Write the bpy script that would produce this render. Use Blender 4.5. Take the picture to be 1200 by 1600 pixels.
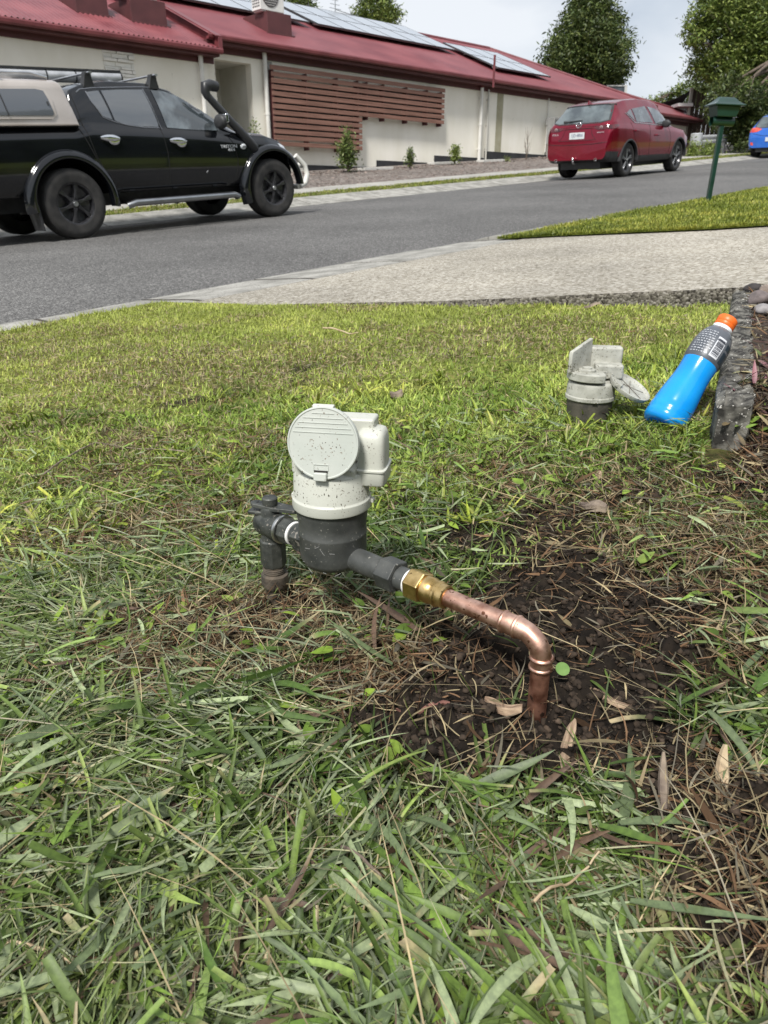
import bpy, bmesh, math, random
import numpy as np
from mathutils import Vector, Matrix, Euler
from mathutils.bvhtree import BVHTree
from math import radians as R, sin, cos, pi, tan, atan2, sqrt

for o in list(bpy.data.objects): bpy.data.objects.remove(o)
SC = bpy.context.scene
COL = SC.collection
random.seed(7)
rng = np.random.default_rng(11)

# ------------------------------------------------------------------ camera, sky, sun, exposure
CZ = 0.41; PITCH = R(23); FP = 1150.0
cam_d = bpy.data.cameras.new('camera'); cam = bpy.data.objects.new('camera', cam_d); COL.objects.link(cam)
cam.location = (0, 0, CZ); cam.rotation_euler = (R(90) - PITCH, 0, 0)
cam_d.sensor_fit = 'VERTICAL'; cam_d.sensor_height = 36; cam_d.lens = FP / 1600 * 36
cam_d.clip_start = .02; cam_d.clip_end = 3000
cam_d.dof.use_dof = True; cam_d.dof.focus_distance = .80; cam_d.dof.aperture_fstop = 19
SC.camera = cam

SUN_EL = R(52); SUN_AZ = R(-160)          # azimuth measured from +Y towards +X
world = bpy.data.worlds.new("World"); SC.world = world; world.use_nodes = True
nt = world.node_tree; nt.nodes.clear()
wo = nt.nodes.new('ShaderNodeOutputWorld'); bg = nt.nodes.new('ShaderNodeBackground'); bg.inputs[1].default_value = .105
sky = nt.nodes.new('ShaderNodeTexSky'); sky.sky_type = 'NISHITA'; sky.sun_disc = False
sky.sun_elevation = SUN_EL; sky.sun_rotation = SUN_AZ
tc = nt.nodes.new('ShaderNodeTexCoord'); mp = nt.nodes.new('ShaderNodeMapping'); mp.inputs['Scale'].default_value = (1.0, 1.0, 2.2)
nz = nt.nodes.new('ShaderNodeTexNoise'); nz.inputs['Scale'].default_value = 3.2; nz.inputs['Detail'].default_value = 6; nz.inputs['Roughness'].default_value = .5
nz.inputs['Distortion'].default_value = .3
cr = nt.nodes.new('ShaderNodeValToRGB')
cr.color_ramp.elements[0].position = .34; cr.color_ramp.elements[0].color = (.58, .64, .72, 1)
cr.color_ramp.elements[1].position = .62; cr.color_ramp.elements[1].color = (.86, .885, .92, 1)
mul = nt.nodes.new('ShaderNodeVectorMath'); mul.operation = 'SCALE'; mul.inputs['Scale'].default_value = 4.9
mixw = nt.nodes.new('ShaderNodeMixRGB'); mixw.inputs[0].default_value = .93
L = nt.links.new
L(tc.outputs['Generated'], mp.inputs[0]); L(mp.outputs[0], nz.inputs['Vector']); L(nz.outputs['Fac'], cr.inputs[0]); L(cr.outputs[0], mul.inputs[0])
L(sky.outputs[0], mixw.inputs[1]); L(mul.outputs[0], mixw.inputs[2]); L(mixw.outputs[0], bg.inputs[0]); L(bg.outputs[0], wo.inputs[0])

sun_d = bpy.data.lights.new('sun', 'SUN'); sun_d.energy = 2.4; sun_d.angle = R(11); sun_d.color = (1, .965, .91)
sun = bpy.data.objects.new('sun', sun_d); COL.objects.link(sun)
sdir = Vector((sin(SUN_AZ) * cos(SUN_EL), cos(SUN_AZ) * cos(SUN_EL), sin(SUN_EL)))
sun.rotation_euler = sdir.to_track_quat('Z', 'Y').to_euler()
SC.view_settings.view_transform = 'Standard'; SC.view_settings.look = 'None'
SC.view_settings.exposure = 1.0; SC.view_settings.gamma = 1
SC.view_settings.use_curve_mapping = False
SC.cycles.max_bounces = 6; SC.cycles.transparent_max_bounces = 6; SC.cycles.use_denoising = True

# ------------------------------------------------------------------ site geometry helpers
CP, SP = cos(PITCH), sin(PITCH)
def ray(px, py):                          # direction of sight of a point of the photograph, used to survey real planes
    u = (px - 600) / FP; v = (py - 800) / FP
    return (u, CP - v * SP, -(SP + v * CP))
RS, RN = (.682, .7314), (-.7314, .682)    # along the road, across the road
def road_z(s): return -.29 + .067 * np.clip(s, -60, 70)
GN = np.array([-40, -6, 0, .5, 1, 2, 3, 3.5, 3.72, 4.05, 10.3, 10.85, 11.5, 12.9, 16.5, 60.])
GZ = np.array([.4, .30, .255, .235, .19, .145, .10, .08, .055, 0, 0, .10, .12, .15, .42, .5])
def gprof(n): return np.interp(n, GN, GZ)
def to_sn(X, Y): return X * RS[0] + Y * RS[1], X * RN[0] + Y * RN[1]
def to_xy(s, n): return s * RS[0] + n * RN[0], s * RS[1] + n * RN[1]
def gz(X, Y):
    s, n = to_sn(X, Y); return road_z(s) + gprof(n)
def on_ground(px, py):
    r = ray(px, py); lo = .05; f = lambda t: CZ + r[2] * t - float(gz(r[0] * t, r[1] * t))
    t = .1
    while f(t) > 0 and t < 80: t += .02 + t * .01
    a, b = t * .95 - .03, t
    for _ in range(30):
        m = (a + b) / 2
        if f(m) > 0: a = m
        else: b = m
    return Vector((r[0] * b, r[1] * b, CZ + r[2] * b))
def front_line(n):                        # front edge of the driveway slab, as distance along the road
    return np.interp(n, [-6, .96, 3.84], [3.62, 2.66, 1.98])
DRV_BACK = 5.33

# value noise for scattering and terrain
_perm = rng.random((256, 256))
def vnoise(x, y, sc=1.0, seed=0):
    x = np.asarray(x) * sc + seed * 17.31; y = np.asarray(y) * sc + seed * 9.77
    xi = np.floor(x).astype(int); yi = np.floor(y).astype(int); fx = x - xi; fy = y - yi
    fx = fx * fx * (3 - 2 * fx); fy = fy * fy * (3 - 2 * fy)
    g = lambda a, b: _perm[a & 255, b & 255]
    return (g(xi, yi) * (1 - fx) + g(xi + 1, yi) * fx) * (1 - fy) + (g(xi, yi + 1) * (1 - fx) + g(xi + 1, yi + 1) * fx) * fy
def fbm(x, y, sc, seed=0, o=4):
    r = 0; a = .5
    for i in range(o): r = r + a * vnoise(x, y, sc * 2 ** i, seed + i * 3); a *= .5
    return r / (1 - .5 ** o)

# ------------------------------------------------------------------ materials
MATS = {}
def mat(name, c, c2=None, scale=8, detail=4, rough=.6, metal=0, bump=0, bscale=60, coat=0, spec=.5, attr=False, transl=0, emit=0,
        speck=None, speckscale=200, speckthr=.62, ramp=(.35, .65), rvar=0, obj_rand=0, ior=None, stretch=None, trans=0, alpha=1, subsurf=0):
    if name in MATS: return MATS[name]
    m = bpy.data.materials.new(name); m.use_nodes = True; n = m.node_tree.nodes; l = m.node_tree.links.new
    b = n['Principled BSDF']; out = n['Material Output']
    b.inputs['Roughness'].default_value = rough; b.inputs['Metallic'].default_value = metal
    b.inputs['Specular IOR Level'].default_value = spec
    if ior: b.inputs['IOR'].default_value = ior
    if coat: b.inputs['Coat Weight'].default_value = coat; b.inputs['Coat Roughness'].default_value = .04
    if trans: b.inputs['Transmission Weight'].default_value = trans
    if alpha < 1: b.inputs['Alpha'].default_value = alpha
    tcn = n.new('ShaderNodeTexCoord'); vec = tcn.outputs['Object']
    if stretch:
        mpn = n.new('ShaderNodeMapping'); mpn.inputs['Scale'].default_value = stretch; l(vec, mpn.inputs[0]); vec = mpn.outputs[0]
    col = None
    if c2 is not None:
        t = n.new('ShaderNodeTexNoise'); t.inputs['Scale'].default_value = scale; t.inputs['Detail'].default_value = detail; l(vec, t.inputs['Vector'])
        r = n.new('ShaderNodeValToRGB'); r.color_ramp.elements[0].position = ramp[0]; r.color_ramp.elements[1].position = ramp[1]
        r.color_ramp.elements[0].color = (*c, 1); r.color_ramp.elements[1].color = (*c2, 1); l(t.outputs['Fac'], r.inputs[0]); col = r.outputs[0]
        if rvar:
            mr = n.new('ShaderNodeMapRange'); mr.inputs[3].default_value = max(0, rough - rvar); mr.inputs[4].default_value = min(1, rough + rvar)
            l(t.outputs['Fac'], mr.inputs[0]); l(mr.outputs[0], b.inputs['Roughness'])
    if attr:
        a = n.new('ShaderNodeAttribute'); a.attribute_name = 'Col'
        if col is None: col = a.outputs['Color']
        else:
            mx = n.new('ShaderNodeMixRGB'); mx.blend_type = 'MULTIPLY'; mx.inputs[0].default_value = 1; l(a.outputs['Color'], mx.inputs[1]); l(col, mx.inputs[2]); col = mx.outputs[0]
    if speck is not None:
        t = n.new('ShaderNodeTexNoise'); t.inputs['Scale'].default_value = speckscale; t.inputs['Detail'].default_value = 3; l(vec, t.inputs['Vector'])
        t2 = n.new('ShaderNodeTexNoise'); t2.inputs['Scale'].default_value = speckscale * .12; t2.inputs['Detail'].default_value = 2; l(vec, t2.inputs['Vector'])
        ad = n.new('ShaderNodeMath'); ad.operation = 'MULTIPLY_ADD'; ad.inputs[1].default_value = .35; l(t2.outputs['Fac'], ad.inputs[0]); l(t.outputs['Fac'], ad.inputs[2])
        r = n.new('ShaderNodeMapRange'); r.inputs[1].default_value = speckthr + .175; r.inputs[2].default_value = speckthr + .235; l(ad.outputs[0], r.inputs[0])
        mx = n.new('ShaderNodeMixRGB'); l(r.outputs[0], mx.inputs[0])
        if col is None: mx.inputs[1].default_value = (*c, 1)
        else: l(col, mx.inputs[1])
        mx.inputs[2].default_value = (*speck, 1); col = mx.outputs[0]
    if obj_rand:
        oi = n.new('ShaderNodeObjectInfo'); hs = n.new('ShaderNodeHueSaturation'); mr = n.new('ShaderNodeMapRange')
        mr.inputs[3].default_value = 1 - obj_rand; mr.inputs[4].default_value = 1 + obj_rand; l(oi.outputs['Random'], mr.inputs[0]); l(mr.outputs[0], hs.inputs['Value'])
        if col is None: hs.inputs['Color'].default_value = (*c, 1)
        else: l(col, hs.inputs['Color'])
        col = hs.outputs[0]
    if col is None: b.inputs['Base Color'].default_value = (*c, 1)
    else: l(col, b.inputs['Base Color'])
    if bump:
        t = n.new('ShaderNodeTexNoise'); t.inputs['Scale'].default_value = bscale; t.inputs['Detail'].default_value = 5; l(vec, t.inputs['Vector'])
        bp = n.new('ShaderNodeBump'); bp.inputs['Strength'].default_value = bump; bp.inputs['Distance'].default_value = .3 / bscale
        l(t.outputs['Fac'], bp.inputs['Height']); l(bp.outputs[0], b.inputs['Normal'])
    if transl:
        tb = n.new('ShaderNodeBsdfTranslucent'); ms = n.new('ShaderNodeMixShader'); ms.inputs[0].default_value = transl
        if col is not None: l(col, tb.inputs[0])
        else: tb.inputs[0].default_value = (*c, 1)
        l(b.outputs[0], ms.inputs[1]); l(tb.outputs[0], ms.inputs[2]); l(ms.outputs[0], out.inputs[0])
    if emit: b.inputs['Emission Color'].default_value = (*c, 1); b.inputs['Emission Strength'].default_value = emit
    MATS[name] = m; return m

def aggregate(name, cols, scale, rough=.85, bump=.6, big=None):
    m = bpy.data.materials.new(name); m.use_nodes = True; n = m.node_tree.nodes; l = m.node_tree.links.new; b = n['Principled BSDF']
    b.inputs['Roughness'].default_value = rough; b.inputs['Specular IOR Level'].default_value = .3
    tcn = n.new('ShaderNodeTexCoord'); v = n.new('ShaderNodeTexVoronoi'); v.inputs['Scale'].default_value = scale; l(tcn.outputs['Object'], v.inputs['Vector'])
    sp = n.new('ShaderNodeSeparateColor'); l(v.outputs['Color'], sp.inputs[0])
    r = n.new('ShaderNodeValToRGB'); r.color_ramp.interpolation = 'LINEAR'
    el = r.color_ramp.elements; el[0].position = 0; el[0].color = (*cols[0], 1); el[1].position = 1; el[1].color = (*cols[-1], 1)
    for i, c in enumerate(cols[1:-1]): e = el.new((i + 1) / (len(cols) - 1)); e.color = (*c, 1)
    l(sp.outputs[0], r.inputs[0])
    t = n.new('ShaderNodeTexNoise'); t.inputs['Scale'].default_value = big or 1.2; t.inputs['Detail'].default_value = 7; t.inputs['Roughness'].default_value = .6; l(tcn.outputs['Object'], t.inputs['Vector'])
    mr = n.new('ShaderNodeMapRange'); mr.inputs[1].default_value = .3; mr.inputs[2].default_value = .7; mr.inputs[3].default_value = .72; mr.inputs[4].default_value = 1.2; l(t.outputs['Fac'], mr.inputs[0])
    mx = n.new('ShaderNodeVectorMath'); mx.operation = 'SCALE'; l(r.outputs[0], mx.inputs[0]); l(mr.outputs[0], mx.inputs['Scale']); l(mx.outputs[0], b.inputs['Base Color'])
    bp = n.new('ShaderNodeBump'); bp.inputs['Strength'].default_value = bump; bp.inputs['Distance'].default_value = .5 / scale; bp.invert = True
    l(v.outputs['Distance'], bp.inputs['Height']); l(bp.outputs[0], b.inputs['Normal'])
    MATS[name] = m; return m

# ------------------------------------------------------------------ mesh builder
class MB:
    def __init__(s): s.v = []; s.f = []; s.mi = []; s.cur = 0
    def add(s, vs, fs, M=None):
        b = len(s.v)
        if M is not None: vs = [M @ Vector(p) for p in vs]
        s.v += [tuple(p) for p in vs]; s.f += [tuple(b + i for i in q) for q in fs]; s.mi += [s.cur] * len(fs); return s
    def box(s, x0, x1, y0, y1, z0, z1, M=None):
        return s.add([(x0, y0, z0), (x1, y0, z0), (x1, y1, z0), (x0, y1, z0), (x0, y0, z1), (x1, y0, z1), (x1, y1, z1), (x0, y1, z1)],
                     [(0, 3, 2, 1), (4, 5, 6, 7), (0, 1, 5, 4), (1, 2, 6, 5), (2, 3, 7, 6), (3, 0, 4, 7)], M)
    def cbox(s, c, d, M=None): return s.box(c[0] - d[0] / 2, c[0] + d[0] / 2, c[1] - d[1] / 2, c[1] + d[1] / 2, c[2] - d[2] / 2, c[2] + d[2] / 2, M)
    def loops(s, loops, close=True, cap=(True, True), M=None):
        n = len(loops[0]); vs = [p for lp in loops for p in lp]; fs = []
        for i in range(len(loops) - 1):
            for j in range(n if close else n - 1):
                k = (j + 1) % n; fs.append((i * n + j, i * n + k, (i + 1) * n + k, (i + 1) * n + j))
        if cap[0]: fs.append(tuple(range(n))[::-1])
        if cap[1]: fs.append(tuple((len(loops) - 1) * n + j for j in range(n)))
        return s.add(vs, fs, M)
    def tube(s, path, rad, n=12, cap=True, M=None, flat=1.0):
        P = [Vector(p) for p in path]; 
        if not hasattr(rad, '__len__'): rad = [rad] * len(P)
        lp = []; up = None
        for i, p in enumerate(P):
            d = (P[min(i + 1, len(P) - 1)] - P[max(i - 1, 0)])
            if d.length < 1e-9: d = Vector((0, 0, 1))
            d.normalize()
            if up is None:
                up = Vector((0, 0, 1)) if abs(d.z) < .9 else Vector((1, 0, 0))
            a = d.cross(up).normalized(); b2 = a.cross(d).normalized(); up = b2
            lp.append([p + rad[i] * (a * cos(2 * pi * j / n) + flat * b2 * sin(2 * pi * j / n)) for j in range(n)])
        return s.loops(lp, True, (cap, cap), M)
    def lathe(s, prof, n=32, M=None, cap=(True, True), off=0):
        return s.loops([[(r * cos(2 * pi * (j + off) / n), r * sin(2 * pi * (j + off) / n), z) for j in range(n)] for r, z in prof], True, cap, M)
    def prism(s, poly, z0, z1, M=None): return s.loops([[(x, y, z0) for x, y in poly], [(x, y, z1) for x, y in poly]], True, (True, True), M)
    def grid(s, nu, nv, fn, M=None):
        vs = [fn(i / nu, j / nv) for i in range(nu + 1) for j in range(nv + 1)]
        fs = [(i * (nv + 1) + j, (i + 1) * (nv + 1) + j, (i + 1) * (nv + 1) + j + 1, i * (nv + 1) + j + 1) for i in range(nu) for j in range(nv)]
        return s.add(vs, fs, M)
    def build(s, name, mats, parent=None, smooth=35, bevel=0, seg=2, label=None, fix=True, solid=0):
        me = bpy.data.meshes.new(name); me.from_pydata(s.v, [], s.f)
        if not isinstance(mats, (list, tuple)): mats = [mats]
        for m in mats: me.materials.append(m)
        if len(mats) > 1: me.polygons.foreach_set('material_index', s.mi)
        if fix:
            bm = bmesh.new(); bm.from_mesh(me); bmesh.ops.recalc_face_normals(bm, faces=bm.faces); bm.to_mesh(me); bm.free()
        if smooth: me.shade_smooth(); me.set_sharp_from_angle(angle=R(smooth))
        o = bpy.data.objects.new(name, me); COL.objects.link(o)
        if parent: o.parent = parent
        if solid:
            md = o.modifiers.new('t', 'SOLIDIFY'); md.thickness = solid; md.offset = 0
        if bevel:
            md = o.modifiers.new('b', 'BEVEL'); md.width = bevel; md.segments = seg; md.limit_method = 'ANGLE'; md.angle_limit = R(30); md.harden_normals = True
        if label: o['label'] = label
        return o
def tag(o, label, cat, group=None, kind=None):
    o['label'] = label
    if cat: o['category'] = cat
    if group: o['group'] = group
    if kind: o['kind'] = kind
    return o
def empty(name, loc=(0, 0, 0), rot=(0, 0, 0), label=None, cat=None, group=None):
    o = bpy.data.objects.new(name, None); o.empty_display_size = .1; COL.objects.link(o); o.location = loc
    if isinstance(rot, Matrix): o.rotation_euler = rot.to_euler()
    else: o.rotation_euler = rot
    if label: tag(o, label, cat, group)
    return o
def struct(o): o['kind'] = 'structure'; return o
def text_mesh(name, body, size, material, parent, M, extrude=.001, align='CENTER', sx=1.0):
    cu = bpy.data.curves.new(name, 'FONT'); cu.body = body; cu.size = size; cu.extrude = extrude; cu.align_x = align; cu.align_y = 'CENTER'
    t = bpy.data.objects.new('tmp', cu); COL.objects.link(t); bpy.context.view_layer.update()
    me = bpy.data.meshes.new_from_object(t.evaluated_get(bpy.context.evaluated_depsgraph_get())); bpy.data.objects.remove(t)
    me.transform(M @ Matrix.Diagonal((sx, 1, 1, 1))); me.materials.clear(); me.materials.append(material); me.name = name
    o = bpy.data.objects.new(name, me); COL.objects.link(o); o.parent = parent; return o
def big_mesh(name, V, Fq, material, C=None, parent=None, smooth=True):
    """numpy mesh: V (n,3), Fq (m,4) quads, C (n,3) vertex colours"""
    me = bpy.data.meshes.new(name); V = np.ascontiguousarray(V, np.float32); Fq = np.ascontiguousarray(Fq, np.int32)
    me.vertices.add(len(V)); me.vertices.foreach_set('co', V.ravel())
    k = Fq.shape[1]
    me.loops.add(Fq.size); me.loops.foreach_set('vertex_index', Fq.ravel())
    me.polygons.add(len(Fq)); me.polygons.foreach_set('loop_start', np.arange(0, Fq.size, k, dtype=np.int32)); me.polygons.foreach_set('loop_total', np.full(len(Fq), k, np.int32))
    if smooth: me.polygons.foreach_set('use_smooth', np.ones(len(Fq), bool))
    me.update(calc_edges=True)
    if C is not None:
        a = me.color_attributes.new('Col', 'FLOAT_COLOR', 'POINT'); c4 = np.ones((len(V), 4), np.float32); c4[:, :3] = C; a.data.foreach_set('color', c4.ravel())
    me.materials.append(material)
    o = bpy.data.objects.new(name, me); COL.objects.link(o)
    if parent: o.parent = parent
    return o
# ================================================================== THE SETTING
m_earth = mat('earth', (.035, .024, .016), (.085, .062, .04), scale=18, rough=.95, bump=.8, bscale=90, spec=.2)
m_lawnbase = mat('lawn_soil', (.55, .55, .55), (1.25, 1.2, 1.1), scale=60, detail=6, rough=.95, bump=.9, bscale=140, attr=True, spec=.15)
m_asphalt = aggregate('asphalt', [(.045, .044, .043), (.085, .083, .081), (.105, .103, .10), (.135, .132, .128), (.27, .265, .255)], 110, rough=.8, bump=.7, big=.5)
m_concrete = mat('concrete', (.20, .195, .175), (.36, .35, .32), scale=5, detail=9, rough=.9, bump=.5, bscale=160, speck=(.12, .115, .1), speckscale=70, speckthr=.60)
m_footpath = mat('footpath_concrete', (.27, .26, .235), (.38, .37, .34), scale=2, detail=8, rough=.9, bump=.3, bscale=90)
m_agg = aggregate('exposed_aggregate', [(.14, .12, .09), (.28, .255, .205), (.33, .305, .255), (.38, .355, .305), (.54, .51, .45)], 88, bump=.8, big=.8)
m_aggside = aggregate('slab_edge', [(.03, .025, .02), (.10, .09, .075), (.17, .155, .13), (.27, .25, .22)], 120, bump=1, big=14)
m_mulch = aggregate('bark_mulch', [(.055, .04, .035), (.14, .115, .10), (.20, .175, .155), (.30, .27, .25)], 20, bump=1, big=1.0)

def strip(name, s0, s1, prof, material, ds=1.0, zoff=0, snap=None):
    mb = MB(); ns = max(1, int((s1 - s0) / ds))
    def fn(u, v):
        s = s0 + (s1 - s0) * u; k = v * (len(prof) - 1); i = min(int(k + 1e-6), len(prof) - 1); n, z = prof[i]
        x, y = to_xy(s, n); return (x, y, float(road_z(s)) + z + zoff)
    mb.grid(ns, len(prof) - 1, fn); return struct(mb.build(name, material, smooth=40, fix=False))
# ground sheet to the horizon
s_l = [-600, -200, -60] + list(np.arange(-56, 70, 4.)) + [70, 120, 300, 900]; n_l = [-600, -150, -40, -6, 0, .5, 1, 2, 3, 3.5, 3.72, 4.05, 10.3, 10.85, 11.5, 12.9, 16.5, 60, 200, 900]
mb = MB(); mb.grid(len(s_l) - 1, len(n_l) - 1, lambda u, v: (lambda s, n: (*to_xy(s, n), float(road_z(s)) + float(gprof(n)) - .09))(s_l[round(u * (len(s_l) - 1))], n_l[round(v * (len(n_l) - 1))]))
struct(mb.build('ground', mat('ground_far', (.06, .075, .03), (.13, .13, .06), scale=.6, rough=.95), smooth=30, fix=False))
strip('road', -30, 75, [(3.95, -.004), (5.5, .012), (7.2, .022), (8.9, .014), (10.38, -.004)], m_asphalt, ds=2)

def kerb(name, s0, s1, prof, seg):
    mb = MB(); s = s0; k = 0
    while s < s1:
        e = min(s + seg, s1); a, b = s + .012, e - .012; dz = random.uniform(-.004, .004)
        lp = []
        for q in (a, b):
            pts = []
            for n, z in prof: x, y = to_xy(q, n); pts.append((x, y, float(road_z(q)) + z + dz))
            for n in (prof[-1][0], prof[0][0]): x, y = to_xy(q, n); pts.append((x, y, float(road_z(q)) - .12))
            lp.append(pts)
        mb.cur = 0; mb.loops(lp); mb.cur = 1; lq = []
        for q in (e - .016, e + .016):
            pts = [(*to_xy(q, n), float(road_z(q)) + z - .0015) for n, z in prof] + [(*to_xy(q, n), float(road_z(q)) - .12) for n in (prof[-1][0], prof[0][0])]; lq.append(pts)
        mb.loops(lq); s = e
    return struct(mb.build(name, [m_concrete, mat('joint_dirt', (.018, .015, .012), (.06, .05, .04), scale=40, rough=.95)], smooth=30, bevel=.003, seg=1))
kerb('kerb', -12, 1.49, [(3.46, .05), (3.50, .078), (3.66, .078), (3.82, .055), (4.06, .006), (4.10, .002)], 1.35)
kerb('kerb', 1.49, 5.42, [(3.44, .052), (3.6, .046), (3.85, .024), (4.10, .004)], .82)
kerb('kerb', 5.42, 60, [(3.68, .05), (3.72, .062), (3.80, .062), (3.9, .045), (4.06, .004), (4.10, .002)], 1.35)
kerb('kerb', -25, 70, [(10.22, .002), (10.3, .006), (10.55, .055), (10.72, .095), (10.86, .105), (10.9, .09)], 1.9)
mb = MB()                                  # footpath slabs on the far side
s = -25
while s < 70:
    lp = []
    for q in (s + .004, s + 1.5 - .004):
        pts = [(*to_xy(q, n), float(road_z(q)) + z) for n, z in ((11.55, .0), (11.55, .135), (12.85, .165), (12.85, .0))]; lp.append(pts)
    mb.loops(lp); s += 1.5
struct(mb.build('footpath', m_footpath, smooth=30))
strip('garden_bed', -25, 45, [(12.80, .12), (12.95, .17), (13.4, .20), (14.5, .29), (15.8, .37), (16.5, .42), (19, .45)], m_mulch, ds=.5)
strip('nature_strip', -25, 70, [(10.80, .07), (10.95, .10), (11.2, .115), (11.6, .115)], mat('verge_soil', (.10, .12, .035), (.18, .19, .08), scale=6, rough=.95), ds=.5)

# driveway slab of exposed aggregate
DPN, DPZ = [-6, .5, 1, 2, 3.2, 3.5, 3.7], [.36, .295, .238, .152, .074, .050, .036]
def drv_z(s, n): return float(road_z(s)) + float(np.interp(n, DPN, DPZ))
mb = MB(); nn = np.linspace(-4.5, 3.46, 60)
tops = [[] for _ in range(9)]
top = MB(); side = MB()
def dpt(u, v, dz=0):
    n = -4.5 + (3.46 + 4.5) * v; f = float(front_line(n)); f += .012 * (float(vnoise(n, 0, 9, 4)) - .5)
    s = f + (DRV_BACK - f) * u; x, y = to_xy(s, n); return (x, y, drv_z(s, n) + dz)
top.grid(10, 80, dpt)
b0 = len(top.f)
fr = []
nv = 160
for k, (du, dz) in enumerate(((0, 0), (-.004, -.012), (.0, -.05), (.006, -.2))):
    row = []
    for j in range(nv + 1):
        v = j / nv; x, y, z = dpt(0, v); rough = .012 * (float(vnoise(v * 90, k * 3.1, 1, 7)) - .5)
        row.append((x + (du + rough * (k > 0)) * RS[0], y + (du + rough * (k > 0)) * RS[1], z + dz))
    fr.append(row)
top.cur = 1
vs = [p for r in fr for p in r]; w = nv + 1
top.add(vs, [(i * w + j, i * w + j + 1, (i + 1) * w + j + 1, (i + 1) * w + j) for i in range(3) for j in range(nv)])
crk = MB()
for k in range(60):
    s0_ = 2.1 + k * .05; z_ = .0535 - .0 
    w0, w1 = .008 + .010 * random.random(), .008
    crk.add([(*to_xy(s0_, 3.452 - w0), float(road_z(s0_)) + z_), (*to_xy(s0_ + .052, 3.452 - w0), float(road_z(s0_ + .052)) + z_), (*to_xy(s0_ + .052, 3.452 + w1), float(road_z(s0_ + .052)) + z_), (*to_xy(s0_, 3.452 + w1), float(road_z(s0_)) + z_)], [(0, 1, 2, 3)])
struct(crk.build('expansion_joint', MATS['joint_dirt'], smooth=0, fix=False))
struct(top.build('driveway', [m_agg, m_aggside], smooth=50, fix=False))

# ------------------------------------------------------------------ lawns: masks shared by the soil surface and the blades
def ell(X, Y, cx, cy, rx, ry, a=0, soft=.35):
    c, s_ = cos(a), sin(a); dx, dy = X - cx, Y - cy
    d = np.sqrt(((dx * c + dy * s_) / rx) ** 2 + ((-dx * s_ + dy * c) / ry) ** 2)
    d = d + (fbm(X, Y, 16, 5) - .5) * 1.15
    return np.clip((1 + soft / 2 - d) / soft, 0, 1)
def soil_mask(X, Y):
    m = ell(X, Y, .13, .555, .165, .12, -.1, .35)
    m = np.maximum(m, ell(X, Y, .20, .69, .14, .13, .4, .45))
    m = np.maximum(m, .9 * ell(X, Y, .17, .86, .13, .09, .2, .6))
    m = np.maximum(m, .95 * ell(X, Y, .25, .37, .10, .12, .5, .6))
    m = np.maximum(m, .75 * ell(X, Y, .56, .98, .09, .12, .3, .5))
    m = np.maximum(m, .8 * ell(X, Y, .03, 1.45, .06, .04, 0, .5))
    m = np.maximum(m, .45 * ell(X, Y, .40, .74, .13, .12, .3, .9)); m = np.maximum(m, .7 * ell(X, Y, -.12, .72, .11, .05, .2, .8)); m = np.maximum(m, .6 * ell(X, Y, .30, 1.0, .16, .10, .3, .9))
    sp = fbm(X, Y, 7, 21); m = np.maximum(m, np.clip((sp - .69) * 9, 0, .75) * (Y < 2.2))
    # worn line across the lawn at the left
    d = np.abs((X + .62) * .56 - (Y - 1.72) * .83 + (fbm(X, Y, 6, 9) - .5) * .15)
    m = np.maximum(m, .8 * np.clip(1.3 - d / .06, 0, 1) * (X < -.33) * (X > -1.6) * np.clip(fbm(X, Y, 9, 2) * 2.2 - .5, 0, 1))
    return m
def dry_mask(X, Y):
    m = ell(X, Y, -.13, .72, .19, .11, .2, .5); m = np.maximum(m, ell(X, Y, -.02, .60, .10, .07, .2, .6))
    m = np.maximum(m, .85 * ell(X, Y, .02, .68, .10, .07, 0, .5))
    m = np.maximum(m, .8 * ell(X, Y, .40, .82, .21, .26, .2, .8))
    m = np.maximum(m, .8 * ell(X, Y, .27, .36, .10, .13, .3, .8))
    m = np.maximum(m, .8 * ell(X, Y, -.36, 1.05, .22, .10, .3, .9))
    m = np.maximum(m, .75 * ell(X, Y, -.55, 2.2, .6, .35, -.3, .9))
    m = np.maximum(m, .6 * ell(X, Y, .4, 2.3, .5, .3, .1, .9))
    m = np.maximum(m, .45 * ell(X, Y, -1.0, 1.7, .5, .25, .5, .9))
    return np.maximum(m, np.clip((fbm(X, Y, 4, 33) - .55) * 3.5, 0, .7))
def micro(X, Y):
    s = soil_mask(X, Y); near = np.clip((2.2 - Y) / 1.4, 0, 1)
    z = (fbm(X, Y, 6, 1) - .5) * .03 + near * (fbm(X, Y, 30, 2) - .5) * (.008 + .012 * s) + near * s * ((np.abs(fbm(X, Y, 55, 3, 4) - .5)) * .06 + np.clip(fbm(X, Y, 24, 14) - .5, 0, 1) * .05)
    z = z - .006 * ell(X, Y, .24, .70, .08, .06, .3, 1.2) + .012 * ell(X, Y, .05, .50, .06, .05, .3, 1.2) - .012 * ell(X, Y, -.13, .72, .07, .04, 0, 1.)
    edge = np.clip((Y - 3.0) / 1, 0, 1)
    return z * (1 - .5 * edge)
def lawn_z(X, Y):
    s_, n_ = to_sn(X, Y); return gz(X, Y) + micro(X, Y) - .012 * np.exp(-np.maximum(front_line(n_) - s_, 0) / .10) * np.clip((3.6 - n_) / .5, 0, 1)
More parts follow.
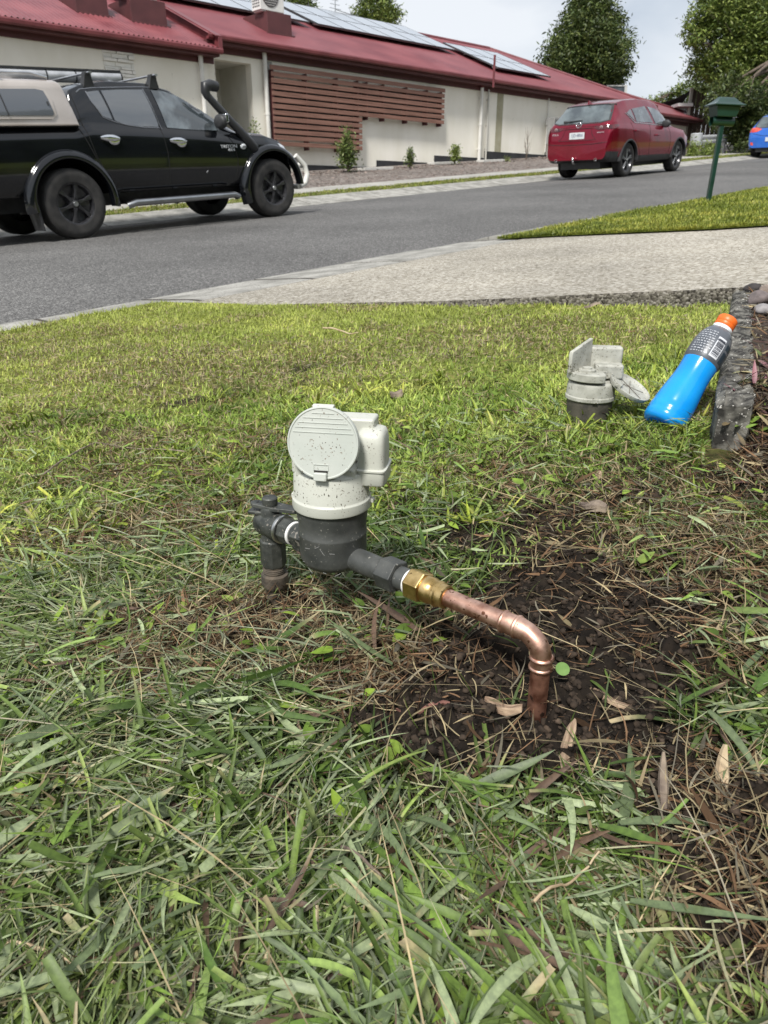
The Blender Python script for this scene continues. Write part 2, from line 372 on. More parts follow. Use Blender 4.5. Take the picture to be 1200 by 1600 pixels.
# soil surface, a fan of quads that gets coarser with distance
NR, NC = 620, 460
Yr = .10 * np.exp(np.linspace(0, math.log(5.2 / .10), NR)); Yr = np.concatenate([np.linspace(-1.2, .09, 20), Yr]); NR = len(Yr)
tt = np.linspace(-1, 1, NC); tt = np.sign(tt) * (np.abs(tt) * .55 + .45 * np.abs(tt) ** 3)
Yg, Tg = np.meshgrid(Yr, tt, indexing='ij'); Xg = Tg * (1.1 + np.maximum(Yg, 0) * 1.05)
Xg = Xg * np.where(Yg < .9, .75 + .25 * np.clip(Yg / .9, 0, 1), 1)
s_, n_ = to_sn(Xg, Yg); nc = np.minimum(n_, 3.49); sc = np.minimum(s_, front_line(nc) + .03); moved = (np.abs(nc - n_) + np.abs(sc - s_)) > .09
Xc, Yc = to_xy(sc, nc); Zc = lawn_z(Xc, Yc)
Zc = np.where(np.abs(sc - front_line(nc)) < .06, Zc - .0, Zc)
V = np.stack([Xc, Yc, Zc], -1).reshape(-1, 3)
ii = np.arange(NR * NC).reshape(NR, NC); q = np.stack([ii[:-1, :-1], ii[:-1, 1:], ii[1:, 1:], ii[1:, :-1]], -1).reshape(-1, 4)
mv = moved.reshape(-1); q = q[~(mv[q].all(1))]
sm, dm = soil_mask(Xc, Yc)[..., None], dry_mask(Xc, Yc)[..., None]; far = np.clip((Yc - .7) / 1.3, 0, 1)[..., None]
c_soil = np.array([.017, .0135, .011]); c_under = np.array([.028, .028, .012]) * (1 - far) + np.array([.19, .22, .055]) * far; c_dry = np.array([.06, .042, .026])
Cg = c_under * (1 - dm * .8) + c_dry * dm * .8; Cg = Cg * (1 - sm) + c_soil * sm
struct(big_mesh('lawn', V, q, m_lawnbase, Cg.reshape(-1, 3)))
# lawn beyond the driveway
def far_lawn_z(s, n):
    x, y = to_xy(s, n); return road_z(s) + np.interp(n, DPN, DPZ) + .012 + (fbm(x, y, 2, 3) - .5) * .03 * np.clip((s - DRV_BACK) / .4, 0, 1) + .025 * np.clip((s - DRV_BACK) / 2, 0, 1)
sg, ng = np.meshgrid(np.linspace(DRV_BACK - .02, 40, 500), np.linspace(-7, 3.71, 130), indexing='ij'); xs, ys = to_xy(sg, ng)
zs = far_lawn_z(sg, ng)
ii = np.arange(sg.size).reshape(sg.shape); q = np.stack([ii[:-1, :-1], ii[1:, :-1], ii[1:, 1:], ii[:-1, 1:]], -1).reshape(-1, 4)
c = np.array([.17, .22, .045]) * (.8 + .5 * fbm(xs, ys, 3, 8))[..., None]
struct(big_mesh('far_lawn', np.stack([xs, ys, zs], -1).reshape(-1, 3), q, m_lawnbase, c.reshape(-1, 3)))

# ================================================================== GRASS
def leaf_mat(name, rough=.5, transl=.22, spec=.35, nscale=90):
    return mat(name, (.82, .82, .82), (1.18, 1.16, 1.1), scale=nscale, rough=rough, attr=True, transl=transl, spec=spec)
m_blade = leaf_mat('grass_blade', .52, .25, .35)
m_straw = leaf_mat('straw', .85, .1, .1)
def blades(B, head, Ln, Wd, e0, bend, segs, Cc, roll=None, curl=None, fold=0, blunt=None, tipc=None, across=2, zfloor=None):
    N = len(B); P = B.astype(float).copy(); rows = []; cols = []
    roll = np.zeros(N) if roll is None else roll; curl = np.zeros(N) if curl is None else curl; blunt = np.zeros(N) if blunt is None else blunt
    zf = B[:, 2] - .001 if zfloor is None else zfloor
    for i in range(segs + 1):
        t = i / segs; e = e0 - bend * t; h = head + curl * t
        T = np.stack([np.cos(e) * np.cos(h), np.cos(e) * np.sin(h), np.sin(e)], -1)
        S = np.stack([-np.sin(h), np.cos(h), np.zeros(N)], -1); Nn = np.cross(T, S)
        w = Wd * ((.5 + .5 * min(1, t * 3.5)) * (np.clip(1 - t ** 2.2, 0, 1) * (1 - blunt) + blunt * (.9 if t > .99 else 1)) + .03)
        Wv = (S * np.cos(roll)[:, None] + Nn * np.sin(roll)[:, None]) * w[:, None] * .5
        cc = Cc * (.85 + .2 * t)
        if tipc is not None:
            k = np.clip((t - (1 - tipc[1])) * 4, 0, 1)[:, None]; cc = cc * (1 - k) + tipc[0] * k
        PP = P.copy(); PP[:, 2] = np.maximum(PP[:, 2], zf)
        if across == 2: rows.append(np.stack([PP - Wv, PP + Wv], 1)); cols.append(np.stack([cc, cc], 1))
        else: rows.append(np.stack([PP - Wv, PP + Nn * (-fold * w)[:, None], PP + Wv], 1)); cols.append(np.stack([cc, cc * 1.12, cc * .94], 1))
        P = P + T * (Ln / segs)[:, None]
    V = np.stack(rows, 1); C = np.stack(cols, 1)      # N, segs+1, across, 3
    a = across; per = (segs + 1) * a; base = (np.arange(N) * per)[:, None]
    qs = []
    for i in range(segs):
        for j in range(a - 1): qs.append([i * a + j, i * a + j + 1, (i + 1) * a + j + 1, (i + 1) * a + j])
    q = (base[:, :, None] + np.array(qs)[None]).reshape(-1, 4)
    return V.reshape(-1, 3), q, C.reshape(-1, 3)
class Pile:
    def __init__(s): s.V = []; s.Q = []; s.C = []; s.n = 0
    def add(s, V, Q, C): s.V.append(V); s.Q.append(Q + s.n); s.C.append(C); s.n += len(V)
    def build(s, name, material, label, cat): 
        o = big_mesh(name, np.concatenate(s.V), np.concatenate(s.Q), material, np.concatenate(s.C)); tag(o, label, cat, kind='stuff'); return o
def U(a, b, n): return rng.uniform(a, b, n)
def keep_lawn(X, Y, m=0): s_, n_ = to_sn(X, Y); return (n_ < 3.47 - m) & (s_ < front_line(n_) - .01 - m)
BLK = None
def block_keep(X, Y):                      # not under the edging stone or the garden bed at the right
    return (X - .531 - (Y - 1.15) * .4535) < -.003
def fan(n, y0, y1, power=0.0, wide=1.12):
    u = rng.random(n)
    if power == 0: Y = np.exp(np.log(y0) + u * (np.log(y1) - np.log(y0)))
    else: Y = (y0 ** power + u * (y1 ** power - y0 ** power)) ** (1 / power)
    X = U(-1, 1, n) * (.13 + .55 * Y) * wide
    k = keep_lawn(X, Y) & ((Y < 1.05) | block_keep(X, Y)); return X[k], Y[k]
def palette(n, X, Y, bright=1.0):
    g = np.array([[.085, .125, .022], [.14, .19, .032], [.21, .27, .045], [.17, .21, .06], [.31, .34, .08]])
    w = fbm(X, Y, 5, 51); k = np.clip((w - .3) * 2.2 + rng.normal(0, .28, n), 0, .999); a = (k * 4).astype(int); f = (k * 4 - a)[:, None]
    c = g[a] * (1 - f) + g[np.minimum(a + 1, 4)] * f
    return c * (U(.6, 1.35, n)[:, None]) * bright
yellow = np.array([.42, .42, .10]); straw = np.array([.46, .38, .23]); brown = np.array([.14, .085, .05]); grey = np.array([.26, .235, .18])
pile = Pile()
# far mown lawn
X, Y = fan(250000, 1.35, 4.75, 1.7); n = len(X); sm, dm = soil_mask(X, Y), dry_mask(X, Y)
k = rng.random(n) > sm * .9; X, Y, dm = X[k], Y[k], dm[k]; n = len(X)
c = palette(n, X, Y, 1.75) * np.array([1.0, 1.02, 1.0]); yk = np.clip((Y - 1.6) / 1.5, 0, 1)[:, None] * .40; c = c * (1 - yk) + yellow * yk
d = (rng.random(n) < dm * .36 + .04)[:, None]; c = np.where(d, (straw * .8 + brown * .2) * U(.6, 1.1, n)[:, None], c)
s_, n_ = to_sn(X, Y); lush = np.clip(1 - (3.47 - n_) / .12, 0, 1)
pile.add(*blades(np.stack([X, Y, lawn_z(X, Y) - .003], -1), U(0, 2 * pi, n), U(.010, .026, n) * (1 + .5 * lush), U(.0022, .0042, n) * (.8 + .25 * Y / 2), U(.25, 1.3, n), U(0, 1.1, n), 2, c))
# middle distance
X, Y = fan(125000, .78, 1.75, .8); n = len(X); sm, dm = soil_mask(X, Y), dry_mask(X, Y)
dens = fbm(X, Y, 16, 71); k = (rng.random(n) > sm * .97) & (rng.random(n) < .35 + 1.1 * dens); X, Y, dm = X[k], Y[k], dm[k]; n = len(X)
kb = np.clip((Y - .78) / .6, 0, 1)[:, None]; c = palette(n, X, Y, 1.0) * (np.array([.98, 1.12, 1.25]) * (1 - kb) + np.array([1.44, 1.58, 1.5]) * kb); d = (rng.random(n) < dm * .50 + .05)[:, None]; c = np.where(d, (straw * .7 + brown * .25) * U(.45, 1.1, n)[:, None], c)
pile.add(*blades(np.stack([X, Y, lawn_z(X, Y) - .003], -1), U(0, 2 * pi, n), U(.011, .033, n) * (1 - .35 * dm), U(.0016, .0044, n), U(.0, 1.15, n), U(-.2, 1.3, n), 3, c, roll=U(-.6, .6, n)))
# fine near turf
X, Y = fan(44000, .19, .86, .5); n = len(X); sm, dm = soil_mask(X, Y), dry_mask(X, Y)
dens = fbm(X, Y, 22, 72); k = (rng.random(n) > sm * .985) & (rng.random(n) < .3 + 1.1 * dens) & (rng.random(n) > dm * .62); X, Y, dm = X[k], Y[k], dm[k]; n = len(X)
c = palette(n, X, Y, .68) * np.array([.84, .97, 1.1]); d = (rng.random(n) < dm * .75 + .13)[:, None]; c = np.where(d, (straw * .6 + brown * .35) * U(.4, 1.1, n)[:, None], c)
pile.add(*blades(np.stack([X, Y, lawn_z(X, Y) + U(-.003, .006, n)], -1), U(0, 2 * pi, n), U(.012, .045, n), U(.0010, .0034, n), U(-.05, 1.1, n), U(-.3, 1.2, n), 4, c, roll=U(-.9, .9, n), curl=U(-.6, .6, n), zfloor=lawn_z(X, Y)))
pile.build('lawn_grass', m_blade, 'short mown green grass of the lawn in front of the water meter', 'grass')
# lush radiating tufts of wider blades
pile = Pile()
def tufts(nt, y0, y1, pw, L0, L1, W0, W1, per, bright, colmul=(1, 1, 1), lie=0):
    X, Y = fan(nt, y0, y1, pw); sm, dm = soil_mask(X, Y), dry_mask(X, Y); k = (rng.random(len(X)) > np.clip(sm * 1.25, 0, 1)) & (rng.random(len(X)) > dm * .8) & (fbm(X, Y, 8, 90) > .40 + .0 * X); X, Y = X[k], Y[k]
    rep = rng.integers(per[0], per[1], len(X)); cx = np.repeat(X, rep); cy = np.repeat(Y, rep); n = len(cx)
    hd = U(0, 2 * pi, n); r = U(0, .008, n); x = cx + r * np.cos(hd); y = cy + r * np.sin(hd)
    tone = np.repeat(U(.75, 1.25, len(X)), rep)[:, None]; c = palette(n, cx, cy, bright) * tone * np.array(colmul)
    tipk = np.where(rng.random(n) < .25, U(.05, .5, n), 0)
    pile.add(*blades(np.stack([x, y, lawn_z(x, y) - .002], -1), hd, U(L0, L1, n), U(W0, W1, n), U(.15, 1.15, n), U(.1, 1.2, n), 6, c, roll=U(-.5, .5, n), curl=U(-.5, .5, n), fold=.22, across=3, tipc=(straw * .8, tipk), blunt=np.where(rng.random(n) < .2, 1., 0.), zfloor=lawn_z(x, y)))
tufts(760, .22, .9, .4, .025, .080, .0022, .0068, (6, 16), .80, (.84, .96, 1.25))
tufts(900, .85, 1.9, .8, .02, .055, .003, .007, (5, 12), 1.15, (1.08, 1.03, .8))
# cut broad blades lying in a heap, bluish green undersides showing
def cuts(nb, y0, y1, L0, L1, W0, W1, left=0, z1=.022, bright=1.0):
    X, Y = fan(nb, y0, y1, .5); sm = soil_mask(X, Y); dm = dry_mask(X, Y)
    k = (rng.random(len(X)) > np.clip(sm * 1.15, 0, 1)) & (rng.random(len(X)) > dm * .7)
    if left: k &= (X < .12 + rng.normal(0, .12, len(X)))
    X, Y = X[k], Y[k]; n = len(X); base = palette(n, X, Y, bright * 1.0) * np.array([.80, .98, 1.1]); under = np.array([.31, .375, .21]); dull = np.array([.15, .20, .10])
    m = rng.random(n)[:, None]; c = np.where(m < .27, under * U(.75, 1.2, n)[:, None], np.where(m < .50, dull * U(.7, 1.2, n)[:, None], base))
    c = np.where(m > .93, np.array([.13, .085, .06]) * U(.8, 1.3, n)[:, None], c)
    ang = fbm(X, Y, 5, 61) * 2 * pi * 1.5 + rng.normal(0, .95, n); W = W0 + (W1 - W0) * rng.random(n) ** 1.8
    tipk = np.where(rng.random(n) < .18, U(.05, .35, n), 0); zb = lawn_z(X, Y)
    pile.add(*blades(np.stack([X, Y, zb + U(.001, z1, n)], -1), ang, U(L0, L1, n), W, U(-.10, .45, n), U(-.15, .75, n), 7, c, roll=rng.normal(0, .5, n), curl=rng.normal(0, .35, n), fold=.16, across=3, blunt=np.where(rng.random(n) < .13, 1., 0.), tipc=(straw * .85, tipk), zfloor=zb))
cuts(8200, .20, 1.0, .02, .07, .0018, .0068)
cuts(900, .20, .66, .04, .10, .005, .0115, z1=.026)
X, Y = fan(36000, .2, 1.3, .6); sm = soil_mask(X, Y); dm = dry_mask(X, Y); k = (rng.random(len(X)) > sm * 1.1) & (rng.random(len(X)) > dm * .8) & (rng.random(len(X)) < .15 + .95 * np.clip((.10 - X) * 4, 0, 1)) & (rng.random(len(X)) < np.clip((1.25 - Y) / .5, 0, 1)); X, Y = X[k], Y[k]; n = len(X)
hay = np.array([[.32, .36, .22], [.22, .27, .12], [.40, .39, .24], [.14, .19, .06], [.26, .30, .20]]); c = hay[rng.integers(0, 5, n)] * U(.55, 1.25, n)[:, None]; zb = lawn_z(X, Y)
pile.add(*blades(np.stack([X, Y, zb + U(.001, .022, n)], -1), fbm(X, Y, 4, 66) * 9 + rng.normal(0, .6, n), U(.02, .075, n), U(.0007, .0026, n), rng.normal(.1, .2, n), U(-.3, .5, n), 5, c, roll=U(-1, 1, n), curl=rng.normal(0, .4, n), zfloor=zb))
cuts(2600, .8, 1.5, .02, .06, .002, .006, bright=1.15)
pile.build('cut_grass_blades', leaf_mat('broad_blade', .5, .2, .38, 260), 'broad cut grass blades and leafy tufts strewn over the foreground lawn', 'grass')
# rounded weed leaves
pile = Pile()
X, Y = fan(2600, .25, 1.8, .5); k = (rng.random(len(X)) > soil_mask(X, Y) * 1.1) & (fbm(X, Y, 6, 44) > .48); X, Y = X[k], Y[k]; n = len(X)
pile.add(*blades(np.stack([X, Y, lawn_z(X, Y) + U(.004, .02, n)], -1), U(0, 2 * pi, n), U(.010, .026, n), U(.007, .015, n), U(-.1, .6, n), U(0, .9, n), 5, palette(n, X, Y, 1.2) * np.array([.95, 1.08, .85]), roll=U(-.4, .4, n), fold=.12, across=3))
pile.build('weeds', m_blade, 'small round green weed leaves among the grass', 'weeds')
# straw, roots and dead grass
pile = Pile()
def strw(nb, y0, y1, pw, L0, L1, W0, W1, thr, pal, z1=.015, everywhere=.12):
    X, Y = fan(nb, y0, y1, pw, 1.15); sm, dm = soil_mask(X, Y), dry_mask(X, Y); k = rng.random(len(X)) < np.maximum(dm * (1 - .55 * sm), everywhere * np.clip(1 - sm * .5, .0, 1)); X, Y = X[k], Y[k]; n = len(X)
    pl = np.array(pal); c = pl[rng.integers(0, len(pl), n)] * U(.55, 1.2, n)[:, None]; zb = lawn_z(X, Y)
    pile.add(*blades(np.stack([X, Y, zb + U(0, z1, n)], -1), U(0, 2 * pi, n), U(L0, L1, n), U(W0, W1, n), rng.normal(.12, .28, n), U(-.3, .5, n), 4, c, roll=U(-1, 1, n), curl=rng.normal(0, .5, n), zfloor=zb))
strw(95000, .2, 1.6, .6, .010, .045, .0006, .0022, 0, [straw * .9, straw * .55, brown * 1.5, brown, brown * .6, grey * .7], .014)
strw(1300, .2, 1.2, .5, .06, .17, .0006, .0014, 0, [straw * 1.1, straw * .7, grey * 1.1, straw * .9], .03, .35)
strw(1800, .22, 1.1, .5, .015, .05, .002, .007, 0, [brown, brown * 1.6, brown * .7, brown * .5, straw * .5, grey * .6], .016, .25)
strw(42000, 1.2, 3.2, 1.2, .012, .03, .0014, .003, 0, [straw, straw * .8, brown * 1.5, grey], .012, .03)
pile.build('dead_grass', m_straw, 'dry brown straw and dead grass around the meter and soil', 'dead grass')
# soil crumbs
ico = bmesh.new(); bmesh.ops.create_icosphere(ico, subdivisions=1, radius=1); iv = np.array([v.co[:] for v in ico.verts]); itf = np.array([[v.index for v in f.verts] for f in ico.faces]); ico.free()
def crumbs(name, X, Y, S, zf, cols, material, label, cat, flat=.75):
    n = len(X); rot = U(0, 2 * pi, n); jit = rng.uniform(.45, 1.4, (n, len(iv), 1)); v = iv[None] * jit * S[:, None, None] * np.array([1, 1, flat]) * rng.uniform(.7, 1.3, (n, 1, 3))
    c_, s2 = np.cos(rot)[:, None], np.sin(rot)[:, None]; vx = v[..., 0] * c_ - v[..., 1] * s2; vy = v[..., 0] * s2 + v[..., 1] * c_
    V = np.stack([vx + X[:, None], vy + Y[:, None], v[..., 2] + (zf + S * .25)[:, None]], -1).reshape(-1, 3)
    Fq = (np.arange(n)[:, None, None] * len(iv) + itf[None]).reshape(-1, 3)
    o = big_mesh(name, V, Fq, material, np.repeat(cols, len(iv), 0), smooth=False); tag(o, label, cat, kind='stuff'); return o
X, Y = fan(110000, .25, 1.3, .8); sm = soil_mask(X, Y); k = rng.random(len(X)) < sm * .8 + .012; X, Y = X[k], Y[k]; n = len(X)
S = .0006 + .0042 * rng.random(n) ** 3.4 + np.where(rng.random(n) < .008, U(.002, .006, n), 0)
crumbs('soil_crumbs', X, Y, S, lawn_z(X, Y), np.array([.024, .018, .0135]) * (U(.4, 2.2, n) + 1.5 * (rng.random(n) < .06))[:, None], mat('soil_crumb', (.7, .7, .7), (1.4, 1.35, 1.3), scale=160, rough=.95, attr=True, spec=.2, bump=.8, bscale=500), 'loose dark soil crumbs in the dug patch under the copper pipe', 'soil')
# grass beyond the driveway and on the far verge
pile = Pile()
n = 170000; s_ = DRV_BACK + .0 + 20 * rng.random(n) ** 1.7; nn = 3.7 - U(0, 1, n) * (3.2 + .08 * s_) * rng.random(n) ** .25; X, Y = to_xy(s_, nn); k = (X / np.maximum(Y, .1) < .62); X, Y, s_, nn = X[k], Y[k], s_[k], nn[k]; n = len(X)
c = palette(n, X, Y, 1.05) * np.array([1.25, 1.06, 1.0]); c = c * np.array([1.0, 1.05, .9]); pile.add(*blades(np.stack([X, Y, far_lawn_z(s_, nn) - .003], -1), U(0, 2 * pi, n), U(.018, .045, n), U(.004, .008, n) * (1 + s_ * .03), U(.3, 1.3, n), U(0, 1, n), 2, c))
n = 90000; s_ = 3 + 34 * rng.random(n) ** 1.2; nn = U(10.88, 11.56, n); nn = np.where(rng.random(n) < .12, U(10.8, 11.75, n), nn); X, Y = to_xy(s_, nn)
pt = fbm(X, Y, 1.3, 12); k = rng.random(n) < np.clip(pt * 2.4 - .35, .12, 1); X, Y, s_ = X[k], Y[k], s_[k]; n = len(X); c = palette(n, X, Y, 1.2) * np.array([1.05, 1.0, .8]); c = np.where((rng.random(n) < .22)[:, None], straw * .7, c)
pile.add(*blades(np.stack([X, Y, gz(X, Y) - .004], -1), U(0, 2 * pi, n), U(.02, .07, n), U(.008, .016, n), U(.3, 1.4, n), U(0, 1, n), 2, c))
pile.build('verge_grass', m_blade, 'grass beyond the driveway and along the far footpath', 'grass')
# bark chips on the far garden bed
n = 9000; s_ = U(6, 34, n); nn = U(12.9, 16.2, n); X, Y = to_xy(s_, nn)
crumbs('bark_mulch', X, Y, .012 + .035 * rng.random(n) ** 2, gz(X, Y), np.array([[.10, .08, .07]]) * U(.5, 3.2, n)[:, None], mat('bark_chip', (.8, .8, .8), (1.2, 1.2, 1.2), scale=30, rough=.95, attr=True), 'pale bark chips on the garden bed along the house wall', 'mulch', flat=.35)
# ================================================================== NEAR OBJECTS
m_white = mat('meter_plastic', (.47, .48, .425), (.54, .55, .49), scale=14, rough=.42, speck=(.10, .075, .05), speckscale=520, speckthr=.655, bump=.05, bscale=120)
m_lid = mat('meter_lid_plastic', (.47, .50, .46), (.53, .55, .51), scale=22, rough=.45, speck=(.16, .11, .07), speckscale=430, speckthr=.67, bump=.05, bscale=120)
m_body = mat('grey_meter_body', (.030, .033, .032), (.075, .078, .074), scale=35, detail=8, rough=.5, bump=.25, bscale=260, speck=(.26, .25, .22), speckscale=330, speckthr=.66, rvar=.1)
m_cast = mat('cast_fitting', (.025, .029, .027), (.09, .095, .086), scale=60, detail=8, rough=.5, metal=.35, bump=.4, bscale=300, speck=(.24, .22, .19), speckscale=300, speckthr=.64)
m_rust = mat('soiled_fitting', (.04, .035, .028), (.12, .095, .07), scale=70, detail=8, rough=.85, bump=.6, bscale=260)
m_brass = mat('brass', (.50, .33, .12), (.72, .52, .24), scale=90, rough=.32, metal=1, bump=.12, bscale=240, rvar=.12, speck=(.22, .14, .06), speckscale=240, speckthr=.66)
m_copper = mat('copper', (.44, .23, .165), (.82, .54, .42), scale=70, detail=8, rough=.44, metal=1, bump=.12, bscale=260, rvar=.14, speck=(.20, .09, .055), speckscale=190, speckthr=.62)
m_copper_dirty = mat('soiled_copper', (.20, .085, .055), (.52, .27, .19), scale=80, detail=8, rough=.5, metal=.9, bump=.3, bscale=240, speck=(.10, .06, .045), speckscale=150, speckthr=.57)
m_washer = mat('white_washer', (.75, .75, .73), rough=.5)
m_steel = mat('dull_steel', (.42, .43, .43), (.6, .6, .6), scale=60, rough=.35, metal=1)

def Rz(a): return Matrix.Rotation(a, 4, 'Z')
def T(x, y, z): return Matrix.Translation((x, y, z))
MX = (-.0537, .703); ANG = atan2(-.670, .743)
meter = empty('water_meter', (MX[0], MX[1], 0), (0, 0, ANG), 'off white water meter with a round flip lid joined to a new copper pipe', 'water meter', None)
TX = Matrix.Rotation(R(90), 4, 'Y')        # lathe axis to +X
def axcyl(x0, x1, r, n=28, z=.068, prof=None, off=0): 
    mb = MB(); c = min(.0012, abs(x1 - x0) * .25); mb.lathe(prof or [(r - c, x0), (r, x0 + c), (r, x1 - c), (r - c, x1)], n, T(0, 0, z) @ TX, off=off); return mb
# dark body of the meter
b = MB(); b.lathe([(.012, .052), (.024, .0535), (.0315, .057), (.0345, .063), (.0352, .072), (.0353, .089), (.0358, .0905), (.0358, .0925), (.0352, .0935), (.0355, .104), (.0368, .112), (.0374, .124), (.034, .126)], 64)
b.lathe([(.0118, .015), (.0125, .05), (.0118, .074)], 32, T(0, 0, .068) @ TX); b.lathe([(.0118, .015), (.0125, .03), (.0135, .036)], 32, T(0, 0, .068) @ Matrix.Rotation(R(-90), 4, 'Y'))
b.build('meter_body', m_body, meter, smooth=40)
HM = Rz(R(31.6))
def hd(mb, name, m, **k): 
    mb.v = [tuple(HM @ Vector(p)) for p in mb.v]; return mb.build(name, m, meter, **k)
b = MB(); b.lathe([(.0372, .1195), (.0402, .1205), (.0408, .123), (.0406, .131), (.0392, .1325), (.0388, .1335), (.0380, .158), (.0365, .1605), (.030, .1615), (.012, .1615)], 72, cap=(True, True))
b.cbox((.0, .010, .1630), (.050, .030, .008)); b.cbox((-.0405, .004, .127), (.006, .008, .004)); b.cbox((.0405, .004, .127), (.006, .008, .004))
barrel = hd(b, 'register_barrel', m_white, smooth=40, bevel=.0006)
# upright flip lid, facing the camera side
LM = T(.0015, -.0335, .1965) @ Matrix.Scale(.96, 4) @ Matrix.Rotation(R(-9), 4, 'X') @ Matrix.Rotation(R(90), 4, 'X')   # disc axis -> -Y
b = MB(); b.lathe([(.0335, -.008), (.0362, -.0072), (.0367, -.005), (.0367, -.0005), (.0362, .0008), (.0350, .0010), (.0342, .0002), (.02, .0002)], 96, LM)
lid = hd(b, 'lid', m_lid, smooth=30)
b = MB()
for fz, fw in ((.87, .33), (.73, .60), (.59, .73), (.45, .83), (.31, .90)):
    r = .0342; b = MB(); b.cbox((0, fz * r, .0005), (2 * fw * r, .0005, .0006), LM); b.v = [tuple(HM @ Vector(p)) for p in b.v]; b.build('rib', m_lid, lid, smooth=30)
b = MB()
for a0, c0, d0 in ((-.0015, -.0215, (.0155, .0006, .0010)), (-.0090, -.0245, (.0006, .006, .001)), (.006, -.0245, (.0006, .006, .001))): b.cbox((a0, c0, .0004), d0, LM)
b.v = [tuple(HM @ Vector(p)) for p in b.v]; b.build('catch_outline', m_lid, lid, smooth=30)
b = MB(); b.cbox((-.0015, -.0335, .0022), (.0135, .0085, .006), LM); t_ = hd(b, 'lid_catch', m_lid, bevel=.0012)
b = MB(); b.cbox((-.0015, -.0285, .0000), (.0140, .0022, .0022), LM); hd(b, 'catch_slot', mat('dark_gap', (.02, .018, .015), rough=.9))
b = MB(); b.tube([LM @ Vector((-.012, .0345, -.007)), LM @ Vector((.010, .0345, -.007))], .0035, 14); b.cbox((-.001, .0350, -.0045), (.022, .004, .006), LM); hd(b, 'hinge', m_white, bevel=.001)
b = MB(); b.box(-.012, .0445, .002, .028, .150, .2120); b.box(-.036, -.030, -.018, .01, .158, .19)
hd(b, 'register_housing', m_white, bevel=.0042, seg=4)
b = MB(); b.box(-.033, .026, -.004, .028, .158, .186); b.box(-.030, -.022, -.026, .0, .157, .172); b.box(.018, .030, -.024, .016, .156, .168); hd(b, 'register_case', m_white, bevel=.003, seg=3)
# pulse unit on the right: domed box on a wider foot
b = MB(); lp = []
for z, k, fy in ((.163, 1, 1), (.180, 1, 1), (.190, .985, .97), (.197, .94, .88), (.2015, .84, .72), (.2035, .62, .5)):
    w, d = .0145 * k, .020 * fy; cx, cy = .0425, .006; pts = []
    for j in range(32):
        a = 2 * pi * j / 32; c_, s2 = cos(a), sin(a); pts.append((cx + w * math.copysign(abs(c_) ** .45, c_), cy + d * math.copysign(abs(s2) ** .45, s2), z))
    lp.append(pts)
b.loops(lp); hd(b, 'pulse_unit_cover', m_white, smooth=50)
b = MB(); lp = []
for z, k in ((.1485, .95), (.150, 1), (.1625, 1.0), (.1632, 1.06), (.1648, 1.06), (.1655, 1.0)):
    w, d = .0153 * k, .0212 * k; pts = []
    for j in range(32):
        a = 2 * pi * j / 32; c_, s2 = cos(a), sin(a); pts.append((.0425 + w * math.copysign(abs(c_) ** .3, c_), .006 + d * math.copysign(abs(s2) ** .3, s2), z))
    lp.append(pts)
b.loops(lp); hd(b, 'pulse_unit_base', m_white, smooth=40)
# outlet side
axcyl(.071, .093, .0172, 6, off=.3).build('outlet_nut', m_body, meter, smooth=25, bevel=.0012)
axcyl(.092, .1045, .0118).build('outlet_spigot', m_body, meter)
axcyl(.1045, .1075, .0128).build('washer', m_washer, meter)
bn = axcyl(.1075, .126, .0162, 6, off=.1).build('brass_union_nut', m_brass, meter, smooth=25, bevel=.0012)
b = MB(); b.lathe([(.0120, .1255), (.0132, .127), (.0132, .134), (.0118, .136), (.0118, .139), (.0128, .1400), (.0128, .1425), (.0114, .1440), (.0114, .151), (.0100, .1520)], 32, T(0, 0, .068) @ TX); b.build('brass_tail', m_brass, bn, smooth=35)
EX = .2545; BR = .023
pth = [(x, 0, .068) for x in (.150, .19, EX - BR - .013)]
b = MB(); b.tube(pth, .0084, 32); b.build('copper_pipe', m_copper, meter, smooth=50)
arc = [(EX - BR - .016, 0, .068)] + [(EX - BR + BR * sin(a), 0, .068 - BR + BR * cos(a)) for a in [R(9 * k) for k in range(0, 11)]] + [(EX, 0, .068 - BR - .007)]
rr = [.0096] + [.0096] + [.0090] * 9 + [.0096, .0096]
b = MB(); b.tube(arc, rr, 32); elb = b.build('copper_elbow', m_copper, meter, smooth=50)
b = MB()
for x in (EX - BR - .0165, EX - BR - .003): b.lathe([(.0094, x - .002), (.0105, x - .001), (.0108, x), (.0105, x + .001), (.0094, x + .002)], 32, T(0, 0, .068) @ TX)
for z in (.068 - BR - .0065, .068 - BR + .003): b.lathe([(.0094, z - .002), (.0105, z - .001), (.0108, z), (.0105, z + .001), (.0094, z + .002)], 32, T(EX, 0, 0))
b.build('solder_ring', m_copper, elb, smooth=40)
b = MB(); b.tube([(EX, 0, .068 - BR - .008), (EX, 0, .0), (EX, 0, -.06)], .0085, 32); b.build('copper_riser', m_copper_dirty, meter, smooth=50)
